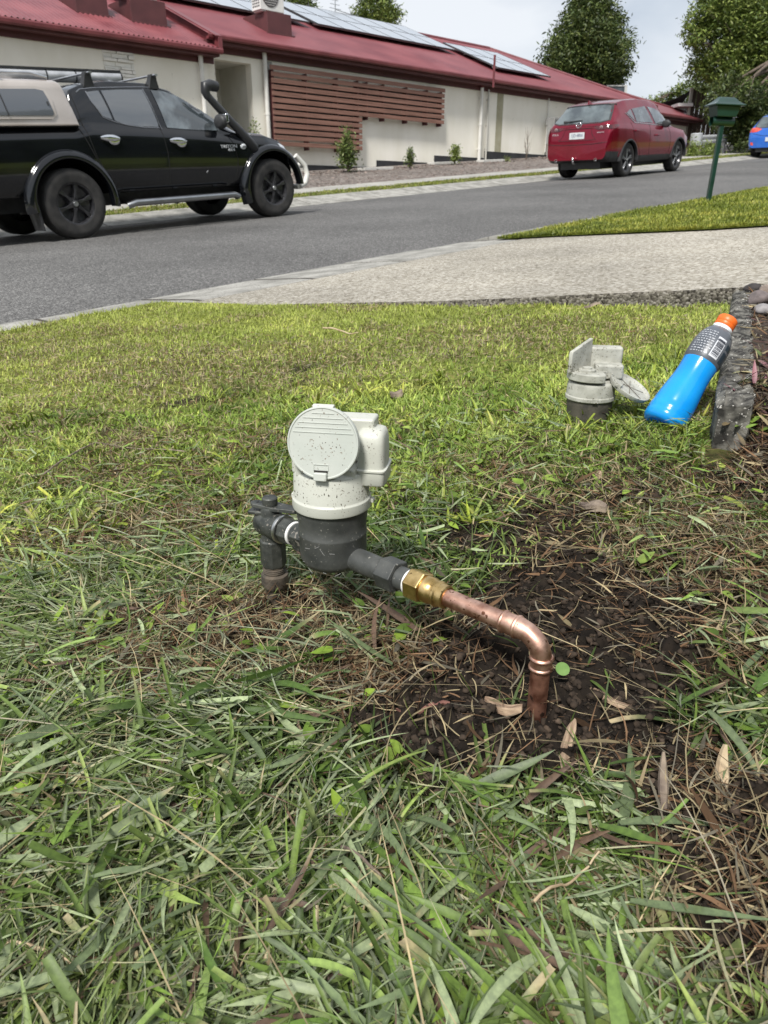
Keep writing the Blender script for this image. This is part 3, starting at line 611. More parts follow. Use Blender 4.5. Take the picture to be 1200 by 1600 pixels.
# inlet side with stop tap
axcyl(-.053, -.035, .0168, 6, off=.2).build('inlet_nut', m_cast, meter, smooth=25, bevel=.0012)
axcyl(-.060, -.052, .0128).build('inlet_spigot', m_cast, meter)
axcyl(-.0635, -.060, .0138).build('washer', m_washer, meter)
axcyl(-.0785, -.0635, .0148, 8, off=.1).build('tap_union', m_cast, meter, smooth=25, bevel=.001)
axcyl(-.0825, -.0785, .0172).build('tap_flange', m_steel, meter)
VX = -.1015
b = MB(); b.lathe([(.006, -.1215), (.0125, -.1195), (.0152, -.115), (.016, -.109), (.016, -.084), (.0145, -.0825)], 40, T(0, 0, .068) @ TX)
b.lathe([(.0112, .070), (.0112, .088), (.0100, .090)], 28, T(VX, 0, 0)); b.lathe([(.0105, .062), (.0125, .052), (.0125, .045)], 28, T(VX, 0, 0)); tap = b.build('stop_tap', m_cast, meter, smooth=40)
b = MB(); WM = T(VX, 0, 0) @ Rz(R(28))
def lever(x0, x1, z, w, sag=0, th=.0045):
    N = 14; lp = []
    for i in range(N + 1):
        t = i / N; x = x0 + (x1 - x0) * t; e = abs(2 * t - 1); ww = w * (1 + .55 * (1 - e) ** 2) * sqrt(max(.06, 1 - max(0, (e - .86) / .14) ** 2)); zz = z - sag * t
        lp.append([(x, -ww, zz), (x, ww, zz), (x, ww * .92, zz + th), (x, -ww * .92, zz + th)])
    b.loops(lp, M=WM)
lever(-.0235, .036, .0895, .0072, .004)
ob = b.build('tap_handle', m_cast, tap, smooth=50, bevel=.001)
for x in (-.0165, .027): b = MB(); b.lathe([(.0030, .0893), (.0030, .0945)], 14, WM @ T(x, 0, -.001 if x < 0 else -.004)); b.build('handle_hole', mat('dark_gap2', (.008, .008, .008), rough=.9), tap)
b = MB(); b.box(-.026, .004, -.0065, .0065, .0795, .0845, WM); b.build('locking_lug', m_cast, tap, bevel=.002, seg=3)
b = MB(); b.lathe([(.0085, .0925), (.0088, .0935), (.0088, .1000), (.0078, .1012)], 28, T(VX, 0, 0)); b.build('spindle_cap', m_cast, tap)
b = MB(); b.lathe([(.0140, .050), (.0152, .048), (.0152, .0195), (.014, .0155)], 8, T(VX, 0, 0)); b.build('riser_union', m_cast, meter, smooth=20, bevel=.001)
b = MB(); b.lathe([(.0128, .0185), (.0128, .0135), (.0136, .0125), (.0128, .0115), (.0136, .0105), (.0128, .0095), (.0134, .008), (.0128, .006), (.0158, .004), (.0160, -.009), (.0145, -.012), (.0112, -.016), (.0108, -.06)], 30, T(VX, 0, 0)); b.build('inlet_riser', m_rust, meter, smooth=35)
b = MB()                                     # cast marks and scratches on the dark body
def body_pt(a, z, r=.0354): return Vector((r * cos(a), r * sin(a), z))
for a, z, w, h in ((-1.35, .0875, .006, .0012), (-1.22, .0868, .004, .001)):
    pass
for k in range(9):
    a0 = -1.9 + .14 * k + random.uniform(-.05, .05); z0 = random.uniform(.052, .086); b.tube([body_pt(a0, z0), body_pt(a0 + random.uniform(.06, .25), z0 + random.uniform(-.009, .004))], .00022, 4)
b.build('scratch', mat('scratch_mark', (.26, .26, .25), rough=.7), meter)

# mud streaks splashed on the barrel and cover
b = MB()
for k in range(34):
    a = random.uniform(-2.6, -.2); z = random.uniform(.134, .157); rr = .0389 - (z - .1335) * .033 + .0001; l = random.choice((.0005, .0008, .0018)); t_ = random.uniform(-.4, .4)
    b.tube([(rr * cos(a), rr * sin(a), z), (rr * cos(a + l * t_ * 20), rr * sin(a + l * t_ * 20), z - l)], random.uniform(.00018, .00042), 5)
for k in range(26):
    r_k, a = .030 * random.random() ** .7, random.uniform(0, 6.28); p_ = LM @ Vector((r_k * cos(a), r_k * sin(a) - .004, .0003)); q_ = LM @ Vector((r_k * cos(a) + random.uniform(-.001, .001), r_k * sin(a) - .004 + random.uniform(-.0012, .0012), .0003)); b.tube([p_, q_], random.uniform(.00018, .0004), 5)
b.v = [tuple(HM @ Vector(p)) for p in b.v]; b.build('mud_speck', mat('mud', (.05, .035, .02), rough=.9), meter, smooth=0)
# ------------------------------------------------------------------ second, older meter with its lid hanging off
m_old = mat('old_meter_plastic', (.30, .30, .26), (.46, .46, .41), scale=42, detail=9, rough=.65, speck=(.07, .06, .035), speckscale=300, speckthr=.62, bump=.1, bscale=150)
m_oldbase = mat('old_meter_body', (.045, .042, .036), (.10, .09, .07), scale=50, rough=.8, bump=.4, bscale=200)
P2 = (.392, 1.375); g2 = float(lawn_z(np.array(P2[0]), np.array(P2[1])))
m2 = empty('water_meter', (P2[0], P2[1], g2 - .004), (0, 0, R(-8)), 'dirty older water meter with its top open beside the blue drink bottle', 'water meter')
b = MB(); b.lathe([(.041, -.02), (.041, .030), (.0425, .034), (.0425, .048), (.040, .05)], 48); b.build('meter_body', m_oldbase, m2)
b = MB(); b.lathe([(.0445, .0475), (.0462, .049), (.0462, .055), (.0448, .0565), (.0438, .076), (.0425, .080), (.041, .0815), (.02, .0815)], 56); b.cbox((.004, -.0455, .053), (.010, .006, .008)); b.build('register_barrel', m_old, m2, bevel=.0008)
b = MB(); poly = [(.047 * cos(a), .047 * sin(a)) for a in [R(t) for t in range(125, 300, 8)]] + [(.020, -.030), (.018, -.008), (.034, -.001), (.046, .004), (.046, .030), (.02, .040)]
b.prism(poly, .0855, .1005); b.build('register_platform', m_old, m2, bevel=.002, seg=3)
b = MB(); WQ = T(-.043, -.026, 0) @ Rz(R(52)); b.loops([[(0, 0, .098), (.067, 0, .098), (.067, .008, .098), (0, .008, .098)], [(0, 0, .132), (.067, 0, .132), (.067, .008, .132), (0, .008, .132)], [(.002, 0, .1385), (.067, 0, .156), (.067, .008, .156), (.002, .008, .1385)]], M=WQ); b.build('side_wall', m_old, m2, bevel=.002, seg=3)
b = MB(); b.box(-.004, .056, .026, .052, .085, .1395); b.box(.004, .056, -.004, .030, .085, .112); b.build('register_housing', m_old, m2, bevel=.005, seg=4)
b = MB(); b.lathe([(.016, .1), (.016, .105), (.009, .1055), (.009, .109), (.004, .1095)], 24, T(-.012, -.012, 0)); b.box(-.028, -.004, -.022, -.016, .1, .104); b.build('register_dial', m_old, m2, bevel=.0006)
nL = Vector((.40, -.30, .865)).normalized(); r_ = ray(984, 605); tL = 1.435 / 1.0; cL = Vector((r_[0] * 1.37, r_[1] * 1.37, CZ + r_[2] * 1.37))
Wm = Matrix.Translation(cL) @ nL.to_track_quat('Z', 'Y').to_matrix().to_4x4(); m2w = Matrix.Translation(m2.location) @ Rz(R(-8)); LM2 = m2w.inverted() @ Wm
b = MB(); b.lathe([(.036, -.006), (.0395, -.005), (.0415, .0005), (.0415, .0030), (.0395, .0032), (.0385, .0012), (.037, -.0015), (.02, -.0022)], 64, LM2); lid2 = b.build('hanging_lid', m_old, m2, smooth=30)
b = MB(); b.cbox((-.027, .012, .001), (.016, .007, .006), LM2); b.cbox((-.036, .012, .004), (.010, .012, .008), LM2); b.tube([LM2 @ Vector((-.042, .012, .003)), Vector((.040, -.02, .088))], .003, 8); b.build('lid_hinge', m_old, lid2, bevel=.001)
b = MB()
for x0, y0, x1, y1 in ((-.01, -.03, .012, .028), (-.022, -.01, .03, .012), (-.012, .02, .022, -.022)): b.tube([LM2 @ Vector((x0, y0, -.0008)), LM2 @ Vector((x1, y1, -.0008))], .0005, 5)
b.build('lid_crack', mat('grime_line', (.10, .08, .06), rough=.9), lid2)

# ------------------------------------------------------------------ sports drink bottle leaning on the edging
bp = on_ground(1037, 677); base = Vector((bp.x + .004, bp.y + .028, bp.z + .006)); Lb = .228; r_ = ray(1133, 507)
best = None
for k in range(2000):
    t = 1.0 + k * .0006; p = Vector((r_[0] * t, r_[1] * t, CZ + r_[2] * t)); d = abs((p - base).length - Lb + .008)
    if best is None or d < best[0] - 1e-6: best = (d, p)
ax = (best[1] - base).normalized()
qb = ax.to_track_quat('Z', 'Y'); bottle = empty('drink_bottle', base, qb.to_euler(), 'clear bottle of bright blue drink with an orange cap leaning on the concrete edging', 'bottle'); bottle.scale = (.98, .98, 1.09)
m_blue = mat('blue_drink', (.008, .36, .95), (.02, .46, 1.0), scale=14, rough=.2, coat=.5, transl=.3, spec=.5)
m_clear = mat('clear_plastic', (.85, .88, .90), rough=.15, coat=.5)
m_label = mat('grey_label', (.07, .08, .095), (.17, .18, .205), scale=11, rough=.35, coat=.25)
m_cap = mat('orange_cap', (.80, .15, .02), rough=.4)
prof = [(.022, .003), (.027, .0), (.035, .002), (.0385, .008), (.0390, .016), (.0380, .019), (.0390, .022), (.0386, .030), (.0376, .033), (.0378, .038), (.0362, .055), (.0335, .075), (.0316, .092), (.0312, .105), (.0318, .118), (.0325, .126)]
b = MB(); b.lathe(prof, 64); b.build('bottle_body', m_blue, bottle, smooth=60)
b = MB(); b.lathe([(.0322, .122), (.0338, .126), (.0344, .134), (.0345, .150), (.0335, .160), (.0308, .171), (.0262, .180), (.0208, .187)], 64); lab = b.build('label', m_label, bottle, smooth=60)
b = MB(); b.lathe([(.0205, .186), (.0172, .1895), (.0185, .1905), (.0185, .1935), (.0160, .1945), (.0160, .198)], 48); b.build('bottle_neck', m_clear, bottle, smooth=50)
b = MB(); lpc = []
for r, z in ((.0178, .1945), (.0184, .195), (.0184, .2005), (.0176, .2010), (.0184, .2018), (.0182, .2110), (.0170, .2125), (.008, .2126)):
    lpc.append([((r - (.0003 if j % 2 else 0)) * cos(2 * pi * j / 96), (r - (.0003 if j % 2 else 0)) * sin(2 * pi * j / 96), z) for j in range(96)])
b.loops(lpc); b.build('cap', m_cap, bottle, smooth=50)
camdir = (qb.inverted() @ (Vector((0, 0, CZ)) - base)).normalized(); a_c = atan2(camdir.y, camdir.x)
def lab_r(z): return float(np.interp(z, [.122, .126, .134, .150, .160, .171, .180], [.0322, .0338, .0344, .0345, .0335, .0308, .0262]))
def sector(mb, a0, a1, z0, z1, dr): 
    n = max(3, int(abs(a1 - a0) / .06)); mb.grid(n, 3, lambda u, v: (lambda a, z: ((lab_r(z) + dr) * cos(a), (lab_r(z) + dr) * sin(a), z))(a0 + (a1 - a0) * u, z0 + (z1 - z0) * v))
b = MB(); sector(b, a_c + .10, a_c + .62, .129, .166, .0003); b.build('barcode_panel', mat('label_white', (.62, .64, .68), rough=.5), lab, fix=False)
b = MB(); z = .132
while z < .163:
    w = random.choice((.0004, .0007, .0012)); sector(b, a_c + .15, a_c + .57, z, z + w, .0006); z += w + random.choice((.0005, .0008, .0013))
b.build('barcode', mat('label_ink', (.03, .035, .05), rough=.5), lab, fix=False)
b = MB()
for row in range(10):
    z = .129 + row * .0046; a = a_c - 1.0 + (row > 11) * .3
    while a < a_c - .02:
        w = random.uniform(.03, .16); sector(b, a, min(a + w, a_c + .02), z, z + .0014, .0006); a += w + .07
b.build('label_text', mat('label_light_ink', (.50, .52, .56), rough=.5), lab, fix=False)
b = MB(); sector(b, a_c + .78, a_c + 2.0, .1275, .176, .0003); b.build('label_stripe', mat('label_dark', (.02, .035, .05), rough=.3), lab, fix=False)

# ------------------------------------------------------------------ concrete edging and the planting bed at the right
m_edge = mat('weathered_concrete', (.020, .019, .016), (.24, .23, .20), scale=34, detail=12, rough=.95, bump=1, bscale=120, speck=(.5, .48, .44), speckscale=170, speckthr=.64, ramp=(.42, .72))
A0 = Vector((.531, 1.15)); dE = Vector((.413, .911)).normalized(); pE = Vector((dE.y, -dE.x)); LE = 1.17
b = MB(); nu, sect = 90, 40; lp = []
for i in range(nu + 1):
    t = i / nu * LE; c0 = A0 + dE * t; gzz = float(gz(c0.x, c0.y)); zt = .115 + (.168 - .115) * t / LE; w = .056 - .008 * t / LE; pts = []
    end = min(1, t / .02) * .15 + .85
    corners = [(0, -.16), (0, zt - .009), (.008, zt), (w - .008, zt), (w, zt - .009), (w, -.16)]
    ring = []
    for k in range(len(corners) - 1):
        for j in range(8): f = j / 8; ring.append((corners[k][0] * (1 - f) + corners[k + 1][0] * f, corners[k][1] * (1 - f) + corners[k + 1][1] * f))
    for k, (a, z) in enumerate(ring):
        nz_ = .007 * (float(vnoise(t * 38 + k * .7, z * 40 + k, 1, 3)) - .5) + .005 * (float(vnoise(t * 110 + k * 1.9, z * 90, 1, 5)) - .5)
        a2 = (a - w / 2) * end + w / 2 + nz_; p = c0 + pE * a2; z2 = (z if z < 0 else z * (1 - (1 - end) * .3)) + nz_ * .9
        pts.append((p.x, p.y, z2))
    lp.append(pts)
b.loops(lp); edg = b.build('concrete_edging', m_edge, None, smooth=60); tag(edg, 'weathered dark concrete edging beam at the right edge of the lawn', 'garden edging')
def bed_z(w, a):                           # along the edging, across to the right
    c0x = A0.x + dE.x * w + pE.x * a; c0y = A0.y + dE.y * w + pE.y * a; g = float(gz(c0x, c0y)); k = min(1, max(0, (w + .30) / .30)); k = k * k * (3 - 2 * k); top = .098 + .045 * w
    k2 = min(1, max(0, (a - .02) / .13)); k2 = k2 * k2 * (3 - 2 * k2); m_ = min(1, max(0, w / .10)); k2 = k2 * (1 - m_) + m_; k2 = k2 if w < .1 else 1
    return (g - .01) * (1 - k * k2) + (top + .02 * float(fbm(c0x, c0y, 12, 8)) + .03 * (float(fbm(c0x, c0y, 30, 9)) - .5)) * k * k2
mb = MB(); mb.grid(120, 50, lambda u, v: (lambda w, a: (A0.x + dE.x * w + pE.x * a, A0.y + dE.y * w + pE.y * a, bed_z(w, a)))(-.34 + 1.64 * u, .03 + (.9) * v * v))
bed = struct(mb.build('planting_bed', mat('bed_soil', (.018, .013, .010), (.07, .05, .036), scale=40, detail=8, rough=.95, bump=1, bscale=150), smooth=60, fix=False))
# litter on the bed
n = 8000; w_ = U(-.34, .12, n); a_ = U(.03, .55, n); x = A0.x + dE.x * w_ + pE.x * a_; y = A0.y + dE.y * w_ + pE.y * a_; z = np.array([bed_z(p, q) for p, q in zip(w_, a_)])
pl = np.array([straw * .6, brown * 1.2, brown, brown * .6, grey * .5]); c = pl[rng.integers(0, 5, n)] * U(.4, 1.2, n)[:, None]
pile = Pile(); pile.add(*blades(np.stack([x, y, z + U(-.002, .012, n)], -1), U(0, 6.28, n), U(.010, .05, n), U(.0006, .0022, n), rng.normal(.1, .5, n), U(-.5, .7, n), 4, c, roll=U(-1, 1, n), curl=rng.normal(0, .8, n), zfloor=z - .02)); pile.build('root_tangle', m_straw, 'brown roots and stems hanging over the near end of the edging', 'roots')
n = 5000; w_ = U(-.32, .14, n); a_ = U(.03, .5, n); x = A0.x + dE.x * w_ + pE.x * a_; y = A0.y + dE.y * w_ + pE.y * a_; z = np.array([bed_z(p, q) for p, q in zip(w_, a_)])
crumbs('soil_clods', x, y, .0012 + .007 * rng.random(n) ** 2.5, z, np.array([.020, .015, .012]) * U(.5, 2.4, n)[:, None], MATS['soil_crumb'], 'dark clods of soil at the near end of the edging', 'soil')
n = 4200; w_ = np.where(rng.random(n) < .35, U(-.34, .05, n), U(-.1, 1.2, n)); a_ = .05 + .5 * rng.random(n) ** 1.4; a_ = a_ + 0; x = A0.x + dE.x * w_ + pE.x * a_; y = A0.y + dE.y * w_ + pE.y * a_; z = np.array([bed_z(p, q) for p, q in zip(w_, a_)])
pl = np.array([straw * .8, brown * 1.3, brown, grey, np.array([.12, .07, .07])]); c = pl[rng.integers(0, 5, n)] * U(.5, 1.2, n)[:, None]
pile = Pile(); pile.add(*blades(np.stack([x, y, z + U(0, .012, n)], -1), U(0, 6.28, n), U(.012, .05, n), U(.0008, .006, n), rng.normal(.1, .3, n), U(-.3, .5, n), 4, c, roll=U(-1, 1, n))); pile.build('bed_litter', m_straw, 'dead leaves and roots covering the planting bed right of the edging', 'leaf litter')
def stone(px, py, r, label, col):
    r_ = ray(px, py); best = None
    for k in range(700):
        t = 1.2 + k * .003; P = (r_[0] * t, r_[1] * t, CZ + r_[2] * t); d2 = Vector((P[0], P[1])) - A0; w, a = d2.dot(dE), d2.dot(pE)
        if P[2] < bed_z(w, a) + r * .5: best = P; break
    best = best or P
    bm_ = bmesh.new(); bmesh.ops.create_icosphere(bm_, subdivisions=3, radius=r)
    sd = random.random() * 50
    for v in bm_.verts: k = 1 + .5 * (float(vnoise(v.co.x / r * 1.1 + sd, v.co.y / r * 1.1 + v.co.z / r, 1, 2)) - .5); v.co = Vector((v.co.x * k * 1.15, v.co.y * k, v.co.z * k * .72))
    me = bpy.data.meshes.new('stone'); bm_.to_mesh(me); bm_.free(); me.shade_smooth(); me.materials.append(mat('stone_' + str(col), tuple(.5 * c for c in col), col, scale=30, rough=.9, bump=.5, bscale=120))
    o = bpy.data.objects.new('stone', me); COL.objects.link(o); o.location = best; o.rotation_euler = (0, 0, random.random() * 6); tag(o, label, 'stone', 'stones in the planting bed')
stone(1176, 452, .024, 'dark round stone behind the far end of the concrete edging', (.05, .045, .045))
stone(1187, 468, .030, 'brownish grey stone in the planting bed next to the edging', (.20, .165, .16))
stone(1196, 484, .022, 'pale grey stone nearest the camera in the planting bed', (.36, .34, .34))
stone(1199, 455, .026, 'tan stone at the right edge of the planting bed', (.30, .24, .20))
# succulent ground cover
def leafy(name, label, cx, cy, cz, n, L0, L1, W, cols, e=(.1, 1.0), cat='plant'):
    o = empty(name, (cx, cy, cz), label=label, cat=cat); cc = np.array(cols)[rng.integers(0, len(cols), n)] * U(.75, 1.2, n)[:, None]
    V, q, C = blades(np.stack([rng.normal(0, L1 * .7, n), rng.normal(0, L1 * .7, n), U(-.004, L1 * .3, n)], -1), U(0, 6.28, n), U(L0, L1, n), U(W * .6, W, n), U(*e, n), U(0, .8, n), 5, cc, fold=.15, across=3, zfloor=np.full(n, -.01))
    big_mesh('foliage', V, q, leaf_mat('cover_leaf', .45, .15), C, o); return o
for k, (w, a) in enumerate(((.13, .085), (.30, .10), (.02, .075))):
    x, y = A0.x + dE.x * w + pE.x * a, A0.y + dE.y * w + pE.y * a
    leafy('ground_cover_plant', ['green and pink leaved ground cover hanging over the edging', 'pinkish ground cover behind the bottle end of the edging', 'yellow green leaves at the near end of the edging'][k], x, y, bed_z(w, a) + .004, 26, .02, .045, .014, [[(.14, .2, .05), (.22, .1, .12), (.2, .2, .1)], [(.25, .12, .14), (.2, .17, .1), (.12, .16, .05)], [(.16, .25, .04), (.2, .28, .06), (.18, .14, .08)]][k])

# ------------------------------------------------------------------ small countable things lying in the grass
m_twig = mat('twig', (.10, .075, .06), (.30, .24, .18), scale=60, rough=.9, bump=.5, bscale=200)
m_chip = mat('wood_chip', (.16, .10, .065), (.42, .31, .21), scale=40, rough=.9, bump=.6, bscale=160, stretch=(1, 6, 1))
m_stalk = mat('pale_stalk', (.36, .26, .16), (.56, .46, .30), scale=50, rough=.8)
def gp(px, py, dz=.0):
    p = on_ground(px, py); p.z = float(lawn_z(p.x, p.y)) + dz; return p
def stick(name, pts, r, label, cat, m, dz=.012, group=None):
    P = [gp(*p) for p in pts]; o = empty(name, P[0], label=label, cat=cat, group=group) if False else None
    mid = P[0].copy(); Q = []
    for i in range(len(P) - 1):
        for k in range(6): t = k / 6; Q.append(P[i].lerp(P[i + 1], t))
    Q.append(P[-1]); Q = [q - mid + Vector((random.uniform(-.0008, .0008), random.uniform(-.0008, .0008), dz + random.uniform(-.001, .001) + .004 * sin(i * .6))) for i, q in enumerate(Q)]
    b = MB(); b.tube(Q, [r * (1 - .45 * i / len(Q)) for i in range(len(Q))], 7); o = b.build(name, m, None, smooth=50); o.location = mid; tag(o, label, cat, group); return o
stick('twig', [(8, 1508), (150, 1545), (290, 1596)], .0016, 'long tan twig crossing the bottom left corner of the grass', 'twig', m_stalk, .018)
stick('twig', [(70, 752), (150, 700), (290, 712)], .0020, 'dark thin twig lying in the grass left of the meter', 'twig', m_twig, .012)
stick('twig', [(830, 1460), (880, 1415), (930, 1368)], .0011, 'pale bent twig in the lower right foreground grass', 'twig', m_stalk, .025)
stick('twig', [(535, 1350), (600, 1400), (660, 1480)], .0013, 'brown twig slanting through the bottom centre grass', 'twig', m_twig, .022)
stick('twig', [(505, 523), (540, 526), (560, 530)], .003, 'short grey twig far out on the mown lawn', 'twig', m_stalk, .02)
stick('twig', [(700, 1128), (650, 1128), (620, 1130)], .0022, 'reddish root lying on the soil left of the copper riser', 'root', mat('red_root', (.12, .05, .04), (.25, .12, .09), scale=60, rough=.9), .002)
def chip(px, py, L_, w, th, ang, label, m=None, dz=.006, tilt=.15):
    p = gp(px, py, dz); N = 12; lp = []; sd = random.random() * 9
    for i in range(N + 1):
        t = i / N; x = (t - .5) * L_; ww = w * .5 * (1 - abs(2 * t - 1) ** 3 * .7) * (1 + .5 * (float(vnoise(t * 7 + sd, 0, 1)) - .5)); zz = .003 * sin(t * 5 + sd)
        lp.append([(x, -ww, zz), (x, ww, zz + th * .3), (x, ww * .7, zz + th), (x, -ww * .6, zz + th * .8)])
    b = MB(); b.loops(lp); o = b.build('wood_chip', m or m_chip, None, smooth=25); o.location = p; o.rotation_euler = (random.uniform(-.3, .3), -tilt, ang); tag(o, label, 'wood chip', 'chips and bark on the soil'); return o
chip(785, 1135, .034, .012, .006, -.5, 'pale pink wood chip on the soil below the copper riser')
chip(885, 1180, .052, .010, .005, 1.2, 'long pale splinter of wood on the lower edge of the soil patch')
chip(960, 1092, .048, .008, .004, -.75, 'thin tan splinter right of the copper riser')
chip(925, 812, .045, .018, .010, -.9, 'dark curled bark piece in the dry grass right of the meter', m_twig)
chip(620, 625, .030, .022, .012, .3, 'dark clod of bark on the lawn behind the meter', m_twig)
chip(1124, 1240, .055, .010, .005, 1.25, 'upright yellowish splinter at the lower right', m_stalk, .01, .9)
chip(1030, 1275, .06, .007, .004, 1.4, 'upright brown stem stub near the right edge of the soil', m_twig, .01, .9)
chip(130, 1255, .022, .013, .003, -.4, 'small purplish dead leaf in the left foreground')
chip(930, 755, .028, .012, .003, .8, 'crumpled tan dead leaf between the soil and the older meter')
chip(925, 483, .06, .02, .008, .2, 'brown dead leaf in front of the driveway slab', m_twig, .01)
leaf1 = MB(); leaf1.lathe([(.0001, 0), (.0038, .0004), (.0058, .0012), (.0064, .0022)], 20, Matrix.Rotation(R(35), 4, 'X')); o = leaf1.build('clover_leaf', mat('clover_green', (.12, .24, .045), (.17, .30, .07), scale=120, rough=.5, transl=.2), None, smooth=60, fix=False)
pL = gp(874, 1085); o.location = (pL.x, pL.y, pL.z + .012); tag(o, 'single round green leaf beside the foot of the copper pipe', 'leaf')
# ================================================================== THE HOUSE ACROSS THE ROAD
W0 = Vector((3.22, 27.7)); DW = Vector((.7315, .682)); NW = Vector((-.682, .7315)); HA = atan2(.682, .7315)
house = empty('house', (W0.x, W0.y, 0), (0, 0, HA), 'long single storey cream house with a dark red metal roof across the road', 'house')
def hx(px, py, y=0.0):
    r = ray(px, py); t = (W0.dot(NW) + y) / (r[0] * NW.x + r[1] * NW.y); return (r[0] * t - W0.x) * DW.x + (r[1] * t - W0.y) * DW.y, CZ + r[2] * t
KR = tan(R(22)); RZ0 = 4.03; RY0 = -.35
def hr(px, py, lift=0.0, drop=0.0):        # a point of the roof plane
    r = ray(px, py); a = r[0] * NW.x + r[1] * NW.y; c = W0.dot(NW)
    t = (RZ0 - drop + lift + KR * (-RY0 - c) - CZ) / (r[2] - KR * a); return (r[0] * t - W0.x) * DW.x + (r[1] * t - W0.y) * DW.y, a * t - c, CZ + r[2] * t
def h_world(x, y): return W0.x + x * DW.x + y * NW.x, W0.y + x * DW.y + y * NW.y
def wall_ground(x): X, Y = h_world(x, 0); return float(gz(X, Y))
m_wall = mat('cream_render', (.78, .75, .655), (.86, .83, .75), scale=1.1, detail=10, rough=.9, bump=.2, bscale=60, stretch=(1.6, 1.6, .7), speck=(.42, .40, .34), speckscale=14, speckthr=.73)
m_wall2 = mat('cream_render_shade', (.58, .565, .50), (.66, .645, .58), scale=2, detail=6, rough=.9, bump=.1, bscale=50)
m_roof = mat('red_roof_steel', (.155, .038, .046), (.215, .062, .070), scale=.9, detail=9, rough=.5, bump=.03, bscale=30, rvar=.1)
m_gut = mat('maroon_gutter', (.13, .03, .035), (.18, .045, .05), scale=3, rough=.4)
m_fas = mat('maroon_fascia', (.075, .022, .024), (.10, .03, .032), scale=3, rough=.6)
m_slat = mat('brown_slat', (.16, .080, .058), (.27, .14, .105), scale=5, detail=8, rough=.7, stretch=(.3, 4, 8), bump=.1)
m_dark = mat('dark_footing', (.018, .019, .022), (.035, .036, .04), scale=3, rough=.85)
m_pipe = mat('cream_pipe', (.60, .59, .55), (.70, .69, .65), scale=4, rough=.5)
xL, xE, xM = -22.0, 15.5, 10.2; xA0, xA1 = hx(335, 150)[0], hx(395, 150)[0]
b = MB(); WT = 3.86
N = 60
def wallseg(mb, x0, x1, y=0., z1=WT, th=.25): 
    g0, g1 = wall_ground(x0) - .6, wall_ground(x1) - .6
    mb.loops([[(x0, y, g0), (x0, y + th, g0), (x0, y + th, z1), (x0, y, z1)], [(x1, y, g1), (x1, y + th, g1), (x1, y + th, z1), (x1, y, z1)]])
wallseg(b, xA1, xM); wallseg(b, xM, xE, 0., WT - .26); b.box(xA0, xA1, 0, .25, hx(365, 96)[1], WT); b.box(xE - .25, xE, .252, 6, 1.5, WT - .26); b.box(xM - .25, xM, .252, 9, 3.0, WT + .1)
b.build('wall', m_wall, house, smooth=0)
b = MB(); wallseg(b, xL, xA0 - .32, -.30, 3.66); wallseg(b, xA0 - .318, xA0 + .002, -.12, WT); b.build('wing_wall', m_wall, house, smooth=0)
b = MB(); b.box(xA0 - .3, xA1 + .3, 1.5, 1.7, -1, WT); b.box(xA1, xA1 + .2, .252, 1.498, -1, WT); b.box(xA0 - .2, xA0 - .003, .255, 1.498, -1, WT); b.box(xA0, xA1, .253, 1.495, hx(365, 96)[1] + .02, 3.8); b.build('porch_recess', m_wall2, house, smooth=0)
# roof: corrugated sheet with a hip at the far end
RY1 = 4.9; xRidge = 6.2; xM = 10.2; EZ = RZ0 - .25
def roof_pt(x, y): return (x, y, RZ0 + KR * (y - RY0))
xs_ = np.arange(xA0 - .25, xM + .4, .0253); b = MB(); vs = []; fs = []
for i, x in enumerate(xs_):
    ytop = min(RY1, RY0 + max(0.02, (xM + .4 - x) * (RY1 - RY0) / (xM + .4 - xRidge))); amp = .009 * cos(x / .0762 * 2 * pi)
    for y in (RY0, ytop): p = roof_pt(x, y); vs.append((p[0], p[1], p[2] + amp))
for i in range(len(xs_) - 1): fs.append((2 * i, 2 * i + 2, 2 * i + 3, 2 * i + 1))
b.add(vs, fs)
roofm = b.build('roof', m_roof, house, smooth=60, fix=False)
b = MB(); zt = RZ0 + KR * (RY1 - RY0); b.add([(xM + .4, RY0, RZ0 - .01), (xM + .4, 2 * RY1 - RY0, RZ0 - .01), (xRidge - .1, RY1, zt - .01)], [(0, 1, 2)]); b.add([(xL, RY1, zt - .05), (xRidge, RY1, zt - .01), (xM + .4, 2 * RY1 - RY0, RZ0), (xL, 2 * RY1 - RY0, RZ0)], [(0, 1, 2, 3)]); b.add([(xM - 2.5, RY0, EZ), (xE + .45, RY0, EZ), (11.6, 2.4, EZ + KR * 2.75), (xM - 2.5, 2.4, EZ + KR * 2.75)], [(0, 1, 2, 3)]); b.add([(xE + .45, RY0, EZ), (xE + .45, 5.4, EZ), (11.6, 2.4, EZ + KR * 2.75)], [(0, 1, 2)]); b.build('rear_roof', m_roof, house, smooth=0, fix=False)
b = MB(); b.tube([(xA0 - .25, RY1, zt + .0), (xRidge - .1, RY1, zt + .0)], .07, 8); b.tube([(xRidge - .1, RY1, zt), (xM + .4, RY0, RZ0 + .02)], .06, 8); b.tube([(11.6, 2.4, EZ + KR * 2.75), (xE + .45, RY0, EZ + .02)], .05, 8); b.build('ridge_cap', m_gut, roofm)
